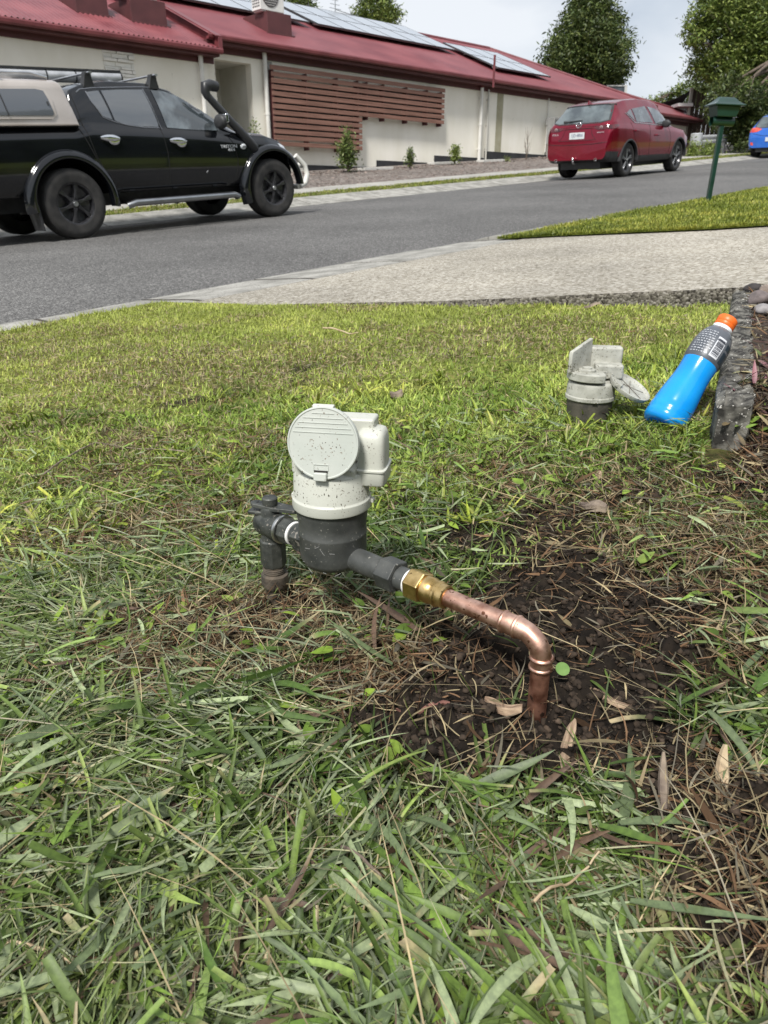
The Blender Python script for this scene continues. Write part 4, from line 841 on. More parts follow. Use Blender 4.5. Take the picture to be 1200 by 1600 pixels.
# lower left wing roof
DR = .22; xs_ = np.arange(xL, xA0 - .1, .0127); vs = []; fs = []; b = MB()
for i, x in enumerate(xs_):
    amp = .020 * cos(x / .115 * 2 * pi)
    for y in (RY0 - .28, RY1 - .3): p = roof_pt(x, y); vs.append((p[0], p[1], p[2] - DR + amp + .0))
for i in range(len(xs_) - 1): fs.append((2 * i, 2 * i + 2, 2 * i + 3, 2 * i + 1))
b.add(vs, fs); roofw = b.build('wing_roof', mat('red_roof_wing', (.15, .036, .044), (.225, .065, .073), scale=1.6, detail=9, rough=.38, rvar=.1), house, smooth=60, fix=False)
b = MB(); p0, p1 = roof_pt(xA0 - .12, RY0 - .25), roof_pt(xA0 - .12, RY1)
for dx0, dx1, dz0, dz1 in ((-.09, .09, .0, .03), (-.02, .09, -.26, .0)):
    b.loops([[(p[0] + dx0, p[1], p[2] + dz0), (p[0] + dx1, p[1], p[2] + dz0), (p[0] + dx1, p[1], p[2] + dz1), (p[0] + dx0, p[1], p[2] + dz1)] for p in (p0, p1)])
b.build('barge_capping', m_gut, house, smooth=0, bevel=.008)
def gutter(name, x0, x1, y, z):
    pr = [(.02, -.02), (-.075, -.03), (-.11, .0), (-.115, .055), (-.10, .075), (-.095, .085), (-.08, .08), (-.08, .03), (.02, .03)]
    b = MB(); b.loops([[(x, y + a, z + c) for a, c in pr] for x in (x0, x1)]); g = b.build(name, m_gut, house, smooth=30); return g
gutter('gutter', xA0 - .3, xM + .5, RY0 + .0, RZ0 - .10); gutter('gutter', xM + .5, xE + .5, RY0 + .0, EZ - .10); gutter('gutter', xL, xA0 - .12, RY0 - .29, RZ0 - .10 - DR - .12)
b = MB(); b.box(xA0 - .3, xM + .3, RY0 + .02, -.003, 3.83, 3.90); b.box(xM + .3, xE + .3, RY0 + .02, -.003, 3.59, 3.66); b.box(xA1 - .01, xM, -.05, -.002, 3.70, 3.835); b.box(xM, xE, -.05, -.002, 3.46, 3.592); b.box(xL, xA0 - .15, RY0 - .27, -.303, 3.52, 3.60); b.box(xL, xA0 - .15, -.35, -.302, 3.40, 3.525); b.box(xA0, xA1, -.045, -.004, 3.70, 3.832); b.build('fascia', m_fas, house, smooth=0)
# footing band that steps up with the ground
b = MB()
for p0, p1, pt in ((480, 575, 259.5), (575, 588, 262), (588, 678, 252.5), (678, 756, 245), (756, 862, 239.5), (862, 1090, 232)):
    x0, x1 = hx(p0, 250)[0], hx(p1, 250)[0]; zt_ = hx((p0 + p1) / 2, pt)[1]; b.box(x0, x1 - .002, -.02, -.001, wall_ground(x0) - .5, zt_)
b.build('footing_band', m_dark, house, smooth=0)
# painted-out stripe, stone feature, grey block pier
b = MB(); x0, x1 = hx(777, 150)[0], hx(787, 150)[0]; b.box(x0, x1, -.004, -.001, hx(780, 240)[1], hx(780, 143)[1]); b.build('paint_patch', mat('olive_paint', (.33, .31, .21), (.40, .38, .28), scale=4, rough=.9), house, smooth=0)
b = MB(); x0, x1 = hx(160, 90, -.3)[0], hx(208, 90, -.3)[0]; z = 3.40; row = 0
random.seed(3)
while z > 2.0:
    h = random.choice((.05, .07, .09)); x = x0
    while x < x1 - .02:
        w = random.uniform(.18, .42); e = min(x + w, x1); d = random.uniform(.012, .075); b.box(x + .006, e - .006, -.302 - d, -.301, z - h + .010, z); x = e
    z -= h
b.build('stone_cladding', mat('pale_ledgestone', (.72, .71, .66), (.82, .80, .75), scale=9, rough=.9, bump=.5, bscale=40, obj_rand=0), house, smooth=0, bevel=.004)
b = MB(); x0, x1 = hx(418, 160)[0], hx(427, 160)[0]; z = 3.68
while z > 1.2: b.box(x0, x1 - .004, -.028, -.002, z - .185, z - .006); z -= .19
b.build('block_pier', mat('grey_block', (.30, .30, .28), (.38, .38, .36), scale=8, rough=.9), house, smooth=0)
# downpipes
def dpipe(px, r, ytop, ybot, y=-.12, m=m_pipe, collar=True):
    xt, z1 = hx(px, ytop, y); z0 = hx(px, ybot, y)[1] if ybot else wall_ground(xt); b = MB(); b.tube([(xt, y, z0), (xt, y, z1)], r, 16)
    for zz in (z1 - .3, (z0 + z1) / 2, z0 + .35): b.lathe([(r, -.03), (r * 1.12, -.028), (r * 1.12, .028), (r, .03)], 16, T(xt, y, zz)); b.cbox((xt, y / 2, zz), (.02, abs(y), .03))
    o = b.build('downpipe', m, house, smooth=40)
    if collar: c = MB(); c.tube([(xt, y, z1 - .002), (xt, y, z1 + .16)], r * 1.13, 16); c.build('pipe_outlet', m_gut, o, smooth=40)
dpipe(313, .055, 86, None, -.42); dpipe(413, .055, 80, None); dpipe(753.5, .055, 137, None); dpipe(764, .032, 140, None, -.08, mat('grey_cream_pipe', (.45, .44, .40), rough=.6), False)
# slatted timber screen
b = MB(); scr = None; ys = -.20
zt = hx(423, 101, ys)[1]; xl, xm, xr = hx(424, 160, ys)[0], hx(565, 160, ys)[0], hx(694, 160, ys)[0]; pitch = .1455; row = 0
p_ = MB()
for i in range(13):
    z1 = zt - i * pitch; z0 = z1 - .104; xe = xr if i < 7 else xm; x_s = xl + (0 if i == 0 else .03)
    if z0 < hx(431, 224, ys)[1] - .12: break
    b.box(x_s, xe - (0 if i else -.0), ys - .022 - (.012 if i == 0 else 0), ys, z0, z1)
scr = b.build('slat_screen', m_slat, house, smooth=0, bevel=.004)
for px in (429, 480, 528, 560, 574, 600, 636, 668, 690):
    x = hx(px, 160, ys)[0]; c = MB(); zlow = zt - (7 if px > 562 else 13) * pitch + .03; c.box(x - .022, x + .022, ys + .002, -.004, zlow - .06, zt - .10); c.build('screen_post', m_fas, scr, smooth=0)
# dark window behind the screen
b = MB(); b.box(xl + .10, xm - .05, -.016, -.004, hx(500, 215)[1], zt - .3); b.box(xm + .05, xr - .12, -.016, -.004, zt - 6.4 * pitch, zt - .2); b.build('window', mat('window_glass_dark', (.05, .055, .06), rough=.15, spec=.6), house, smooth=0)
# conduit and small fittings on the far part of the wall
b = MB()
xt, zt2 = hx(858, 153, -.05); b.tube([(xt, -.05, zt2), (xt, -.05, wall_ground(xt) + .15)], .022, 8); b.cbox((xt + .03, -.05, zt2 - .75), (.14, .08, .22)); b.build('conduit', m_pipe, house, smooth=40)
b = MB(); x1, y1, z1 = hr(771, 131); b.tube([(x1, y1, z1 - .1), (x1, y1, z1 + .78)], .035, 10); b.build('vent_pipe', m_gut, roofm)
b = MB(); x1, y1, z1 = hr(520, 25); x1, z1 = hx(524, 20, RY1); b.tube([(x1, RY1, z1 - .2), (x1, RY1, z1 + .5)], .018, 6)
for k in range(3): b.tube([(x1 - .25 + k * .03, RY1, z1 + .12 + k * .12), (x1 + .25 - k * .06, RY1, z1 + .12 + k * .12)], .010, 6)
b.tube([(x1, RY1, z1 + .1), (x1 + 1.8, RY1, z1 - .05)], .012, 6); b.build('aerial', m_steel, roofm)

# ------------------------------------------------------------------ solar panels: each one a thing
m_cell = mat('solar_glass', (.80, .83, .86), (.88, .90, .92), scale=.4, rough=.28, metal=.9, spec=1)
m_frame = mat('panel_frame', (.12, .125, .13), rough=.4, metal=.6)
PW, PL = 1.01, 1.40; SL = atan2(KR, 1)
def panel_proto():
    o = empty('solar_panel', label='x', cat='solar panel'); b = MB(); b.box(.012, PW - .012, .012, PL - .012, .0, .038); b.build('panel_glass', m_cell, o, smooth=0)
    f = MB(); f.box(0, PW, 0, .014, -.004, .042); f.box(0, PW, PL - .014, PL, -.004, .042); f.box(0, .014, .0142, PL - .0142, -.004, .042); f.box(PW - .014, PW, .0142, PL - .0142, -.004, .042); f.build('panel_frame', m_frame, o, smooth=0)
    c = MB(); c.box(.02, PW - .02, .25, .29, -.05, -.006); c.build('mounting_foot', m_steel, o, smooth=0); return o
proto = panel_proto(); first = True
def add_panel(x, y, z, label):
    global first
    if first: o = proto; first = False
    else:
        o = proto.copy(); COL.objects.link(o)
        for ch in list(proto.children): c = ch.copy(); COL.objects.link(c); c.parent = o
    Wx, Wy = h_world(x, y); o.location = (Wx, Wy, z); o.rotation_euler = (Rz(HA) @ Matrix.Rotation(SL, 4, 'X')).to_euler(); o['label'] = label; o['group'] = 'solar panels on the red roof'; o['category'] = 'solar panel'
bx0, by0, bz0 = hr(497, 47); LFT = .13
def row(x0, n, y0, what):
    for k in range(n):
        for r in range(2):
            y = y0 + r * (PL + .02) * cos(SL); z = RZ0 + KR * (y - RY0) + LFT
            where = ('lower' if r == 0 else 'upper') + ' row'
            add_panel(x0 + k * (PW + .015), y, z, f'{ORD[k]} panel from the near end, {where}, {what}')
ORD = ['first', 'second', 'third', 'fourth', 'fifth', 'sixth', 'seventh', 'eighth', 'ninth', 'tenth', 'eleventh', 'twelfth']
xs0 = hr(497, 47)[0]; ya = hr(600, 66)[1]; xs1 = hr(722, 89)[0]; npan = int(round((xs1 - xs0) / (PW + .015)))
print('PANELS', xs0, ya, xs1, npan, hr(495, 46), hr(722, 89), hr(783, 115), hr(854, 127), hr(390, 8), hr(600, 33))
npan = max(4, min(npan, 9)); row(xs0, npan, ya, 'the long solar array')
yb = hr(820, 121)[1]; xb = hr(722, 89)[0] + .1; nb2 = max(3, min(6, int((hr(856, 128)[0] - xb) / (PW + .015)))); row(xb, nb2, yb, 'the far stepped down array')
yc = ya; row(xs0 - 6 * (PW + .015) - .3, 6, yc, 'the array beside the rooftop unit')

# ------------------------------------------------------------------ rooftop air conditioners on maroon mounts
m_ac = mat('ac_white', (.62, .62, .60), (.70, .70, .68), scale=6, rough=.5); m_grill = mat('ac_grille', (.10, .10, .10), rough=.6)
def mount(pa, pb, drop, depth=.75):
    xa, ya_, za = hr(*pa, drop=drop); xb_, yb_, zb_ = hr(*pb, drop=drop); y = (ya_ + yb_) / 2; zf = RZ0 - drop + KR * (y - RY0); top = zf + .50
    b = MB(); yk = min(y + .5 / KR, y + 1.15); b.loops([[(x, y, zf - .03), (x, y + .02, top), (x, yk, top), (x, yk, RZ0 - drop + KR * (yk - RY0) - .05)] for x in (xa, xb_)])
    b.box(xa - .05, xb_ + .05, y - .06, y - .004, zf - .03, zf + .012)
    return b, (xa, xb_, y, top)
b, MT1 = mount((415, 49), (461, 60), 0); b.build('equipment_mount', m_fas, house, smooth=0, bevel=.006)
b, MT2 = mount((206, 33), (263, 43), DR); b.build('equipment_mount', m_fas, house, smooth=0, bevel=.006)
b, MT3 = mount((118, 17), (173, 28), DR); b.build('equipment_mount', m_fas, house, smooth=0, bevel=.006)
for k, (xa, xb_, y, top) in enumerate((MT1, MT2, MT3)):
    X, Yw = h_world(xa, y); ac = empty('air_conditioner', (X, Yw, top), (0, 0, HA), ['white air conditioner beside the solar panels on the roof', 'air conditioner on the mount next to the roof step', 'air conditioner on the leftmost roof mount'][k], 'air conditioner', 'air conditioners on the roof')
    w = xb_ - xa; b = MB(); b.box(-.12, w - .14, .12, .52, .03, .72); b.box(-.08, w - .2, .14, .5, .002, .028); b.build('casing', m_ac, ac, smooth=0, bevel=.015)
    b = MB(); cx = (w - .26) / 2 - .06; b.lathe([(.0, 0), (.24, 0), (.26, .012), (.27, .004)], 28, T(cx, .118, .38) @ Matrix.Rotation(R(90), 4, 'X'))
    fan_ = b.build('fan_guard', m_grill, ac, smooth=30); b = MB()
    for j in range(9): b.cbox((cx, .100, .16 + j * .055), (.46 * sqrt(max(.05, 1 - ((j - 4) / 4.6) ** 2)), .006, .008))
    b.build('guard_bar', m_ac, fan_, smooth=0)
    b = MB()
    for j in range(9):
        for i in range(4): b.box(-.1235, -.1205, .16 + i * .085, .22 + i * .085, .10 + j * .065, .14 + j * .065)
    b.build('side_vent', m_grill, ac, smooth=0)
# condenser standing beside the wall, behind the red car
xc, _ = hx(869, 200, -.6); X, Yw = h_world(xc, -.55); gk = float(gz(X, Yw)); ac = empty('air_conditioner', (X, Yw, gk), (0, 0, HA), 'slatted grey condenser unit by the cream wall behind the red car', 'air conditioner')
b = MB(); b.box(-.05, .75, 0, .3, .45, 1.3); b.box(.0, .06, .02, .28, -.1, .448); b.box(.6, .66, .02, .28, -.1, .448); b.build('casing', mat('grey_casing', (.22, .22, .215), (.30, .30, .29), scale=4, rough=.6), ac, smooth=0, bevel=.01)
b = MB()
for j in range(12): b.box(-.04 + j * .064, -.012 + j * .064, -.012, -.002, .5, 1.25)
b.build('grille', m_grill, ac, smooth=0)

# ------------------------------------------------------------------ shrubs along the wall
m_leaf = leaf_mat('shrub_leaf', .5, .25, .4, 20)
m_bark = mat('bark', (.06, .045, .035), (.17, .135, .105), scale=14, detail=8, rough=.95, bump=.8, bscale=40, stretch=(3, 3, .5))
def leafcloud(P, size, cols, cidx=None, droop=.3, nseed=0):
    n = len(P); hd = U(0, 2 * pi, n); S = size * U(.6, 1.3, n); c = np.array(cols)[rng.integers(0, len(cols), n)] * U(.7, 1.25, n)[:, None]
    if cidx is not None: c = c * cidx[:, None]
    return blades(P, hd, S, S * .42, U(-.9, 1.1, n), U(-.2, .8, n), 2, c, roll=U(-1.2, 1.2, n), zfloor=P[:, 2] - 10)
def shrub(px, pbase, ptop, pw, label, cols, n=900, ls=.07, cat='shrub', ybase=-.9, name='shrub'):
    x, _ = hx(px, pbase, ybase); X, Yw = h_world(x, ybase); g = float(gz(X, Yw)); r = ray(px, ptop); t = Yw / r[1]; H = max(.2, CZ + r[2] * t - g); Wd = pw / FP * t / 2
    o = empty(name, (X, Yw, g), label=label, cat=cat); nb = 7; stems = []; b = MB()
    for k in range(nb):
        a = random.uniform(0, 6.28); tip = Vector((cos(a) * Wd * random.uniform(.2, .75), sin(a) * Wd * random.uniform(.2, .75), H * random.uniform(.45, .97))) if k else Vector((0, 0, H * .97))
        mid = tip * .5 + Vector((0, 0, H * .06)); b.tube([(0, 0, -.03), tuple(mid), tuple(tip)], [.012, .008, .003], 6); stems.append((mid, tip))
    b.build('stem', m_bark, o)
    P = []
    for _ in range(n):
        mid, tip = random.choice(stems); t_ = random.random() ** .7; c0 = (mid * .35).lerp(mid, min(1, t_ * 2)) if t_ < .5 else mid.lerp(tip, (t_ - .5) * 2)
        sp = Wd * .30 * (1.15 - .7 * (c0.z / H)); P.append((c0.x + random.gauss(0, sp), c0.y + random.gauss(0, sp), max(.03, c0.z + random.gauss(0, sp * .7))))
    V, q, C = leafcloud(np.array(P), ls, cols); big_mesh('foliage', V, q, m_leaf, C, o); return o
G1 = [[.10, .15, .04], [.16, .22, .06], [.07, .11, .03], [.22, .27, .08]]; G2 = [[.20, .27, .05], [.28, .34, .09], [.13, .19, .04]]
shrub(544, 272, 196, 52, 'tall loose green shrub in front of the left end of the slat screen', G1, 1500, .09, ybase=-1.6)
shrub(640, 267, 229, 24, 'small green shrub midway along the cream wall', G1, 500, .07, ybase=-1.3)
shrub(710, 259, 226, 32, 'low wide shrub just left of the double downpipe', G2, 600, .075, ybase=-1.1)
shrub(398, 225, 183, 34, 'bright yellow green shrub behind the bonnet of the black pickup', G2, 500, .08, ybase=-.6)
shrub(792, 256, 247, 14, 'tiny weed beside the footing right of the downpipes', G2, 120, .05, 'weed', -1.2, 'weed')
o = shrub(822, 257, 213, 16, 'bare twiggy sapling in front of the cream wall', [[.25, .2, .15]], 25, .04, 'sapling', -.8, 'sapling')
b = MB()
for k in range(16):
    z0 = random.uniform(.1, .7); a = random.uniform(0, 6.28); b.tube([(0, 0, z0), (cos(a) * .09, sin(a) * .09, z0 + .15), (cos(a) * .14, sin(a) * .14, z0 + .34)], [.006, .004, .002], 5)
b.build('twig', mat('bare_twig', (.22, .18, .14), rough=.9), o)
b = MB(); xw, _ = hx(800, 256, -.5)
for px, y in ((765, -.7), (690, -.6), (585, -1.2)): x, _ = hx(px, 258, y); X, Yw = h_world(x, y); slab = MB(); slab.box(-.5, .6, -.16, .16, -.03, .045); o = slab.build('paver', mat('pale_paver', (.5, .49, .46), (.6, .59, .56), scale=6, rough=.9), None, smooth=0, bevel=.01); o.location = (X, Yw, float(gz(X, Yw)) + .02); o.rotation_euler = (0, -.05, HA); tag(o, {765: 'pale paver under the double downpipe', 690: 'pale paver left of the low wide shrub', 585: 'pale paver right of the tall loose shrub'}[px], 'paver')

# ------------------------------------------------------------------ trees
def tree(name, label, X, Y, g, H, trunk_r, blobs, n, ls, cols, limbs=7, group=None, lean=(0, 0)):
    """blobs: list of (dx, dy, dz, rx, ry, rz) clumps of the crown, relative to the trunk base"""
    o = empty(name, (X, Y, g), label=label, cat='tree', group=group); b = MB()
    top = Vector((lean[0], lean[1], H * .62)); b.tube([(0, 0, -.3), tuple(top * .3 + Vector((.1, 0, 0))), tuple(top * .65), tuple(top)], [trunk_r, trunk_r * .8, trunk_r * .6, trunk_r * .3], 10)
    tk = b.build('trunk', m_bark, o, smooth=60); b = MB()
    for bl in blobs:
        c = Vector(bl[:3]); s = top * random.uniform(.35, .95); m_ = s.lerp(c, .5) + Vector((random.uniform(-.3, .3), random.uniform(-.3, .3), random.uniform(-.1, .4)))
        b.tube([tuple(s), tuple(m_), tuple(c)], [trunk_r * .38, trunk_r * .24, trunk_r * .09], 7)
        for _ in range(3): e = c + Vector((random.gauss(0, bl[3] * .5), random.gauss(0, bl[4] * .5), random.gauss(0, bl[5] * .5))); b.tube([tuple(m_), tuple((m_ + e) / 2 + Vector((0, 0, .15))), tuple(e)], [trunk_r * .14, trunk_r * .09, trunk_r * .03], 5)
    b.build('limb', m_bark, tk, smooth=60)
    vol = np.array([bl[3] * bl[4] * bl[5] for bl in blobs]) ** .75; pr = vol / vol.sum(); P = []; K = []
    # leaf clusters: centres near the shell of each clump, leaves gathered round them
    nc = max(60, n // 34); bi = rng.choice(len(blobs), nc, p=pr); B = np.array(blobs)[bi]; d = rng.normal(0, 1, (nc, 3)); d /= np.linalg.norm(d, axis=1)[:, None]; rad = rng.random(nc) ** .33
    cc = B[:, :3] + d * rad[:, None] * B[:, 3:6]; tone = U(.65, 1.3, nc); cr_ = .12 * B[:, 3:6].mean(1) + ls * 1.6
    ci = rng.integers(0, nc, n); P = cc[ci] + rng.normal(0, 1, (n, 3)) * (cr_[ci] * .5)[:, None] * np.array([1, 1, .6])
    V, q, C = leafcloud(P, ls, cols, tone[ci]); big_mesh('crown', V, q, m_leaf, C, o); return o
TG = [[.065, .10, .028], [.10, .14, .038], [.045, .07, .02], [.15, .18, .055]]; TY = [[.13, .19, .04], [.19, .25, .055], [.07, .11, .025], [.25, .30, .08]]
def at(px, py, Y): r = ray(px, py); t = Y / r[1]; return Vector((r[0] * t, Y, CZ + r[2] * t))
def crown_from_px(ctr, pts, Y, depth=1.0):
    """pts: (px, py, radius px) clumps seen in the photograph, given real positions at distance Y with depth spread"""
    out = []
    for px, py, rp in pts:
        yy = Y + random.uniform(-1, 1) * depth; p = at(px, py, yy); rr = rp / FP * yy; out.append((p.x - ctr[0], p.y - ctr[1], p.z - ctr[2], rr, rr * 1.1, rr * .95))
    return out
p = at(915, 150, 46); ctr = (p.x, 46, 2.6)
tree('tree', 'dense dark green rounded tree behind the far end of the red roof', *ctr, at(915, 0, 46).z - 2.6, .28,
     crown_from_px(ctr, [(925, 12, 22), (912, 30, 27), (942, 35, 24), (900, 55, 30), (950, 62, 28), (922, 62, 34), (880, 85, 28), (868, 100, 20), (910, 95, 36), (948, 92, 32), (965, 108, 18), (890, 118, 28), (930, 122, 34), (855, 96, 10), (972, 70, 12), (905, 10, 12), (935, -8, 12)], 46, 1.2), 38000, .21, TG)
p = at(1165, 230, 37); ctr = (at(1150, 230, 37).x, 37, 3.0)
tree('tree', 'big spreading bright green tree filling the top right corner', *ctr, at(1150, 0, 37).z - 3, .2,
     crown_from_px(ctr, [(1110, 15, 24), (1150, 8, 34), (1190, 0, 38), (1095, 40, 20), (1085, 62, 12), (1130, 48, 26), (1178, 45, 34), (1105, 78, 14), (1205, 70, 36), (1150, 82, 22), (1120, 100, 22), (1090, 108, 16), (1230, 20, 50), (1225, 110, 40), (1075, 50, 7), (1180, 105, 30), (1110, 128, 16), (1140, 118, 24), (1165, 130, 26), (1100, 92, 16)], 37, 1.4), 60000, .16, TY)
ctr = (at(1185, 220, 34).x, 34, 2.6)
tree('tree', 'dark leafy tree behind the blue car below the spreading tree', *ctr, 5, .2,
     crown_from_px(ctr, [(1160, 150, 24), (1190, 160, 32), (1145, 175, 20), (1175, 195, 28), (1205, 200, 34), (1150, 205, 18), (1130, 150, 18), (1125, 190, 12), (1225, 150, 40), (1230, 220, 40), (1160, 225, 14), (1140, 140, 22), (1120, 165, 16)], 34, .9), 34000, .15, TG)
ctr = (at(588, 60, 44).x, 44, 2.2)
tree('tree', 'small tree crown showing above the solar panels', *ctr, at(588, -5, 44).z - 2.2, .2, crown_from_px(ctr, [(590, 5, 22), (575, 22, 16), (605, 22, 18), (560, 20, 8), (600, -8, 14), (590, 50, 26)], 44, .8), 9000, .16, TY)
ctr = (at(470, 60, 46).x, 46, 2.2)
tree('tree', 'sliver of tree behind the white rooftop air conditioner', *ctr, at(470, -5, 46).z - 2.2, .2, crown_from_px(ctr, [(468, -6, 12), (482, -4, 10), (470, 30, 26), (455, -12, 14)], 46, .8), 5000, .16, TY)
ctr = (at(1060, 160, 52).x, 52, 3); tree('tree', 'low distant tree between the red car and the spreading tree', *ctr, 6, .2, crown_from_px(ctr, [(1060, 150, 14), (1078, 145, 16), (1040, 160, 12), (1095, 150, 16), (1020, 168, 12), (1005, 172, 9)], 52, 1), 5000, .17, TY)

# ------------------------------------------------------------------ neighbours: timber fence, sail, awning, guardrail
YF = 37.5
def flat_prism(pts, Y, th, skew=0.0):
    f = [at(px, py, Y + skew * (px - pts[0][0])) for px, py in pts]; return [[tuple(p) for p in f], [(p.x + .0, p.y + th, p.z) for p in f]]
shed = empty('timber_shed', at(1105, 240, YF), label='dark vertical board shed wall behind the guardrail', cat='shed')
def sub(b): off = shed.location; b.v = [(v[0] - off.x, v[1] - off.y, v[2] - off.z) for v in b.v]; return b
xa, xb_ = at(1083, 140, YF).x, at(1145, 140, YF).x; n = 17; b = MB(); zb = at(1100, 255, YF).z
for i in range(n):
    f0, f1 = i / n, (i + 1) / n; x0, x1 = xa + (xb_ - xa) * f0, xa + (xb_ - xa) * f1; zt0 = at(1085 + 60 * f0, 139 + 33 * f0, YF).z; y = YF + (i % 2) * .03; b.box(x0 + .005, x1 - .005, y, y + .03, zb, zt0)
sub(b).build('board', mat('dark_boards', (.035, .024, .018), (.085, .06, .045), scale=4, rough=.9, stretch=(6, 6, .6)), shed, smooth=0)
b = MB(); b.box(xa - .12, xa - .01, YF - .06, YF + .06, zb, at(1085, 137, YF).z); sub(b).build('corner_post', mat('grey_post', (.33, .31, .27), rough=.9), shed, smooth=0)
b = MB(); b.loops(flat_prism([(1060, 161), (1083, 161), (1083, 166), (1060, 166)], YF - .2, .9)); o = sub(b).build('awning', mat('awning_white', (.7, .7, .68), rough=.6), shed, smooth=0)
sail = MB(); P_ = [at(1000, 160, 39), at(1083, 139, 38.2), at(1052, 180, 40), at(1015, 172, 41)]
sail.grid(12, 12, lambda u, v: tuple((P_[0].lerp(P_[1], u)).lerp(P_[3].lerp(P_[2], u), v) + Vector((0, 0, -.25 * sin(pi * u) * (1 - v)))))
o = sail.build('shade_sail', mat('black_sail', (.012, .012, .015), rough=.8), None, fix=False, solid=.01); tag(o, 'black shade sail strung between the red roof and the timber shed', 'shade sail')
b = MB(); b.loops(flat_prism([(1012, 168), (1083, 166), (1083, 240), (1012, 240)], 41.6, .2)); o = b.build('garden_shed', mat('dark_lean_to', (.012, .012, .012), (.03, .03, .03), rough=.9), None, smooth=0); tag(o, 'dark open lean-to under the black shade sail', 'lean-to')
cool = empty('roof_cooler', at(960, 150, 45), label='square grey framed cooler standing above the far end of the roof', cat='cooler')
b = MB(); w_, h_ = 27 / FP * 45 / 2, 15 / FP * 45; b.box(-w_, w_, -.3, .5, -h_ * .4, h_ * .75); b.build('casing', mat('cooler_panel', (.10, .12, .14), rough=.4), cool, smooth=0)
b = MB(); b.box(-w_ - .02, w_ + .02, -.34, -.302, h_ * .70, h_ * .80); b.box(-w_ - .02, -w_ + .06, -.34, -.302, -h_ * .4, h_ * .698); b.box(w_ - .12, w_ + .02, -.34, -.302, -h_ * .4, h_ * .698); b.build('frame', m_ac, cool, smooth=0)
# guardrail
def sn_for(px, n):
    r = ray(px, 235); t = n / (r[0] * RN[0] + r[1] * RN[1]); return t * (r[0] * RS[0] + r[1] * RS[1])
NG = 12.9; s0, s1 = sn_for(1090, NG), sn_for(1172, NG) + 4; gx, gy = to_xy(s0, NG); gr = empty('guardrail', (gx, gy, float(gz(gx, gy))), (0, -atan2(.067, 1), atan2(RS[1], RS[0])), 'galvanised guardrail beside the footpath near the blue car', 'guardrail')
m_galv = mat('galvanised', (.42, .43, .44), (.55, .56, .57), scale=5, rough=.5, metal=.35); Lg = s1 - s0
pr = [(0, .42), (-.045, .45), (-.06, .49), (-.045, .53), (0, .57), (-.045, .61), (-.06, .65), (-.045, .69), (0, .72), (.012, .72), (.012, .42)]
b = MB(); b.loops([[(x, y, z) for y, z in pr] for x in (0, Lg)]); b.build('rail', m_galv, gr, smooth=30)
b = MB(); b.lathe([(.20, 0), (.22, .02), (.22, .42), (.20, .44)], 20, T(-.05, .08, .36)); b.build('end_terminal', m_galv, gr, smooth=40)
for k in range(4): b = MB(); x = .8 + k * 2.0; b.box(x - .05, x + .05, .016, .13, -.2, .66); b.build('post', m_galv, gr, smooth=0)
for px, pb, pt, w, lab, nn_ in ((1105, 240, 224, 30, 'bright yellow green bush under the guardrail end', 12.3), (1082, 240, 225, 16, 'small grassy bush at the foot of the house corner', 12.6)):
    s_ = sn_for(px, nn_); X, Yw = to_xy(s_, nn_); g = float(gz(X, Yw)); o = empty('bush', (X, Yw, g), label=lab, cat='bush'); n = 900; hw = w / FP * Yw / 2; P = np.stack([rng.normal(0, hw * .5, n), rng.normal(0, hw * .4, n), np.abs(rng.normal(0, .22, n))], -1); V, q, C = leafcloud(P, .09, G2); big_mesh('foliage', V, q, m_leaf, C, o)

# ------------------------------------------------------------------ green mailbox
mbp = on_ground(1106, 317); s_m, n_m = to_sn(mbp.x, mbp.y); mz = float(far_lawn_z(np.array(s_m), np.array(n_m)))
mail = empty('mailbox', (mbp.x, mbp.y, mz), (0, R(1.2), R(8)), 'dark green metal mailbox on a slim post beside the road', 'mailbox')
m_green = mat('green_paint', (.006, .030, .022), (.010, .042, .031), scale=8, rough=.35, coat=.3)
r = ray(1131, 152); mt_ = CZ + r[2] * mbp.y / r[1] - mz; print('MAILBOX H', mt_)
HB = mt_
b = MB(); b.box(-.022, .022, -.022, .022, -.1, HB - .19); b.build('post', m_green, mail, smooth=0, bevel=.005)
b = MB(); b.tube([(-.122, 0, HB - .222), (.118, 0, HB - .222)], .043, 28, cap=False); b.tube([(.116, 0, HB - .222), (.117, 0, HB - .222)], .036, 24); b.build('paper_tube', m_green, mail, smooth=50)
b = MB(); b.loops([[(-w, -d, z), (w, -d, z), (w, d, z), (-w, d, z)] for w, d, z in ((.100, .07, HB - .182), (.104, .075, HB - .176), (.132, .085, HB - .085))]); box = b.build('letter_box', m_green, mail, smooth=0, bevel=.006)
b = MB(); lp = []
for w, d, z in ((.125, .08, HB - .085), (.168, .112, HB - .082), (.172, .115, HB - .072), (.140, .092, HB - .058), (.112, .066, HB - .036), (.09, .04, HB - .012), (.085, .02, HB)): lp.append([(-w, -d, z), (w, -d, z), (w, d, z), (-w, d, z)])
b.loops(lp); b.build('lid', m_green, mail, smooth=20, bevel=.004)
b = MB(); b.box(.117, .121, -.04, .04, HB - .155, HB - .115); b.build('number_plate', m_ac, box, smooth=0)

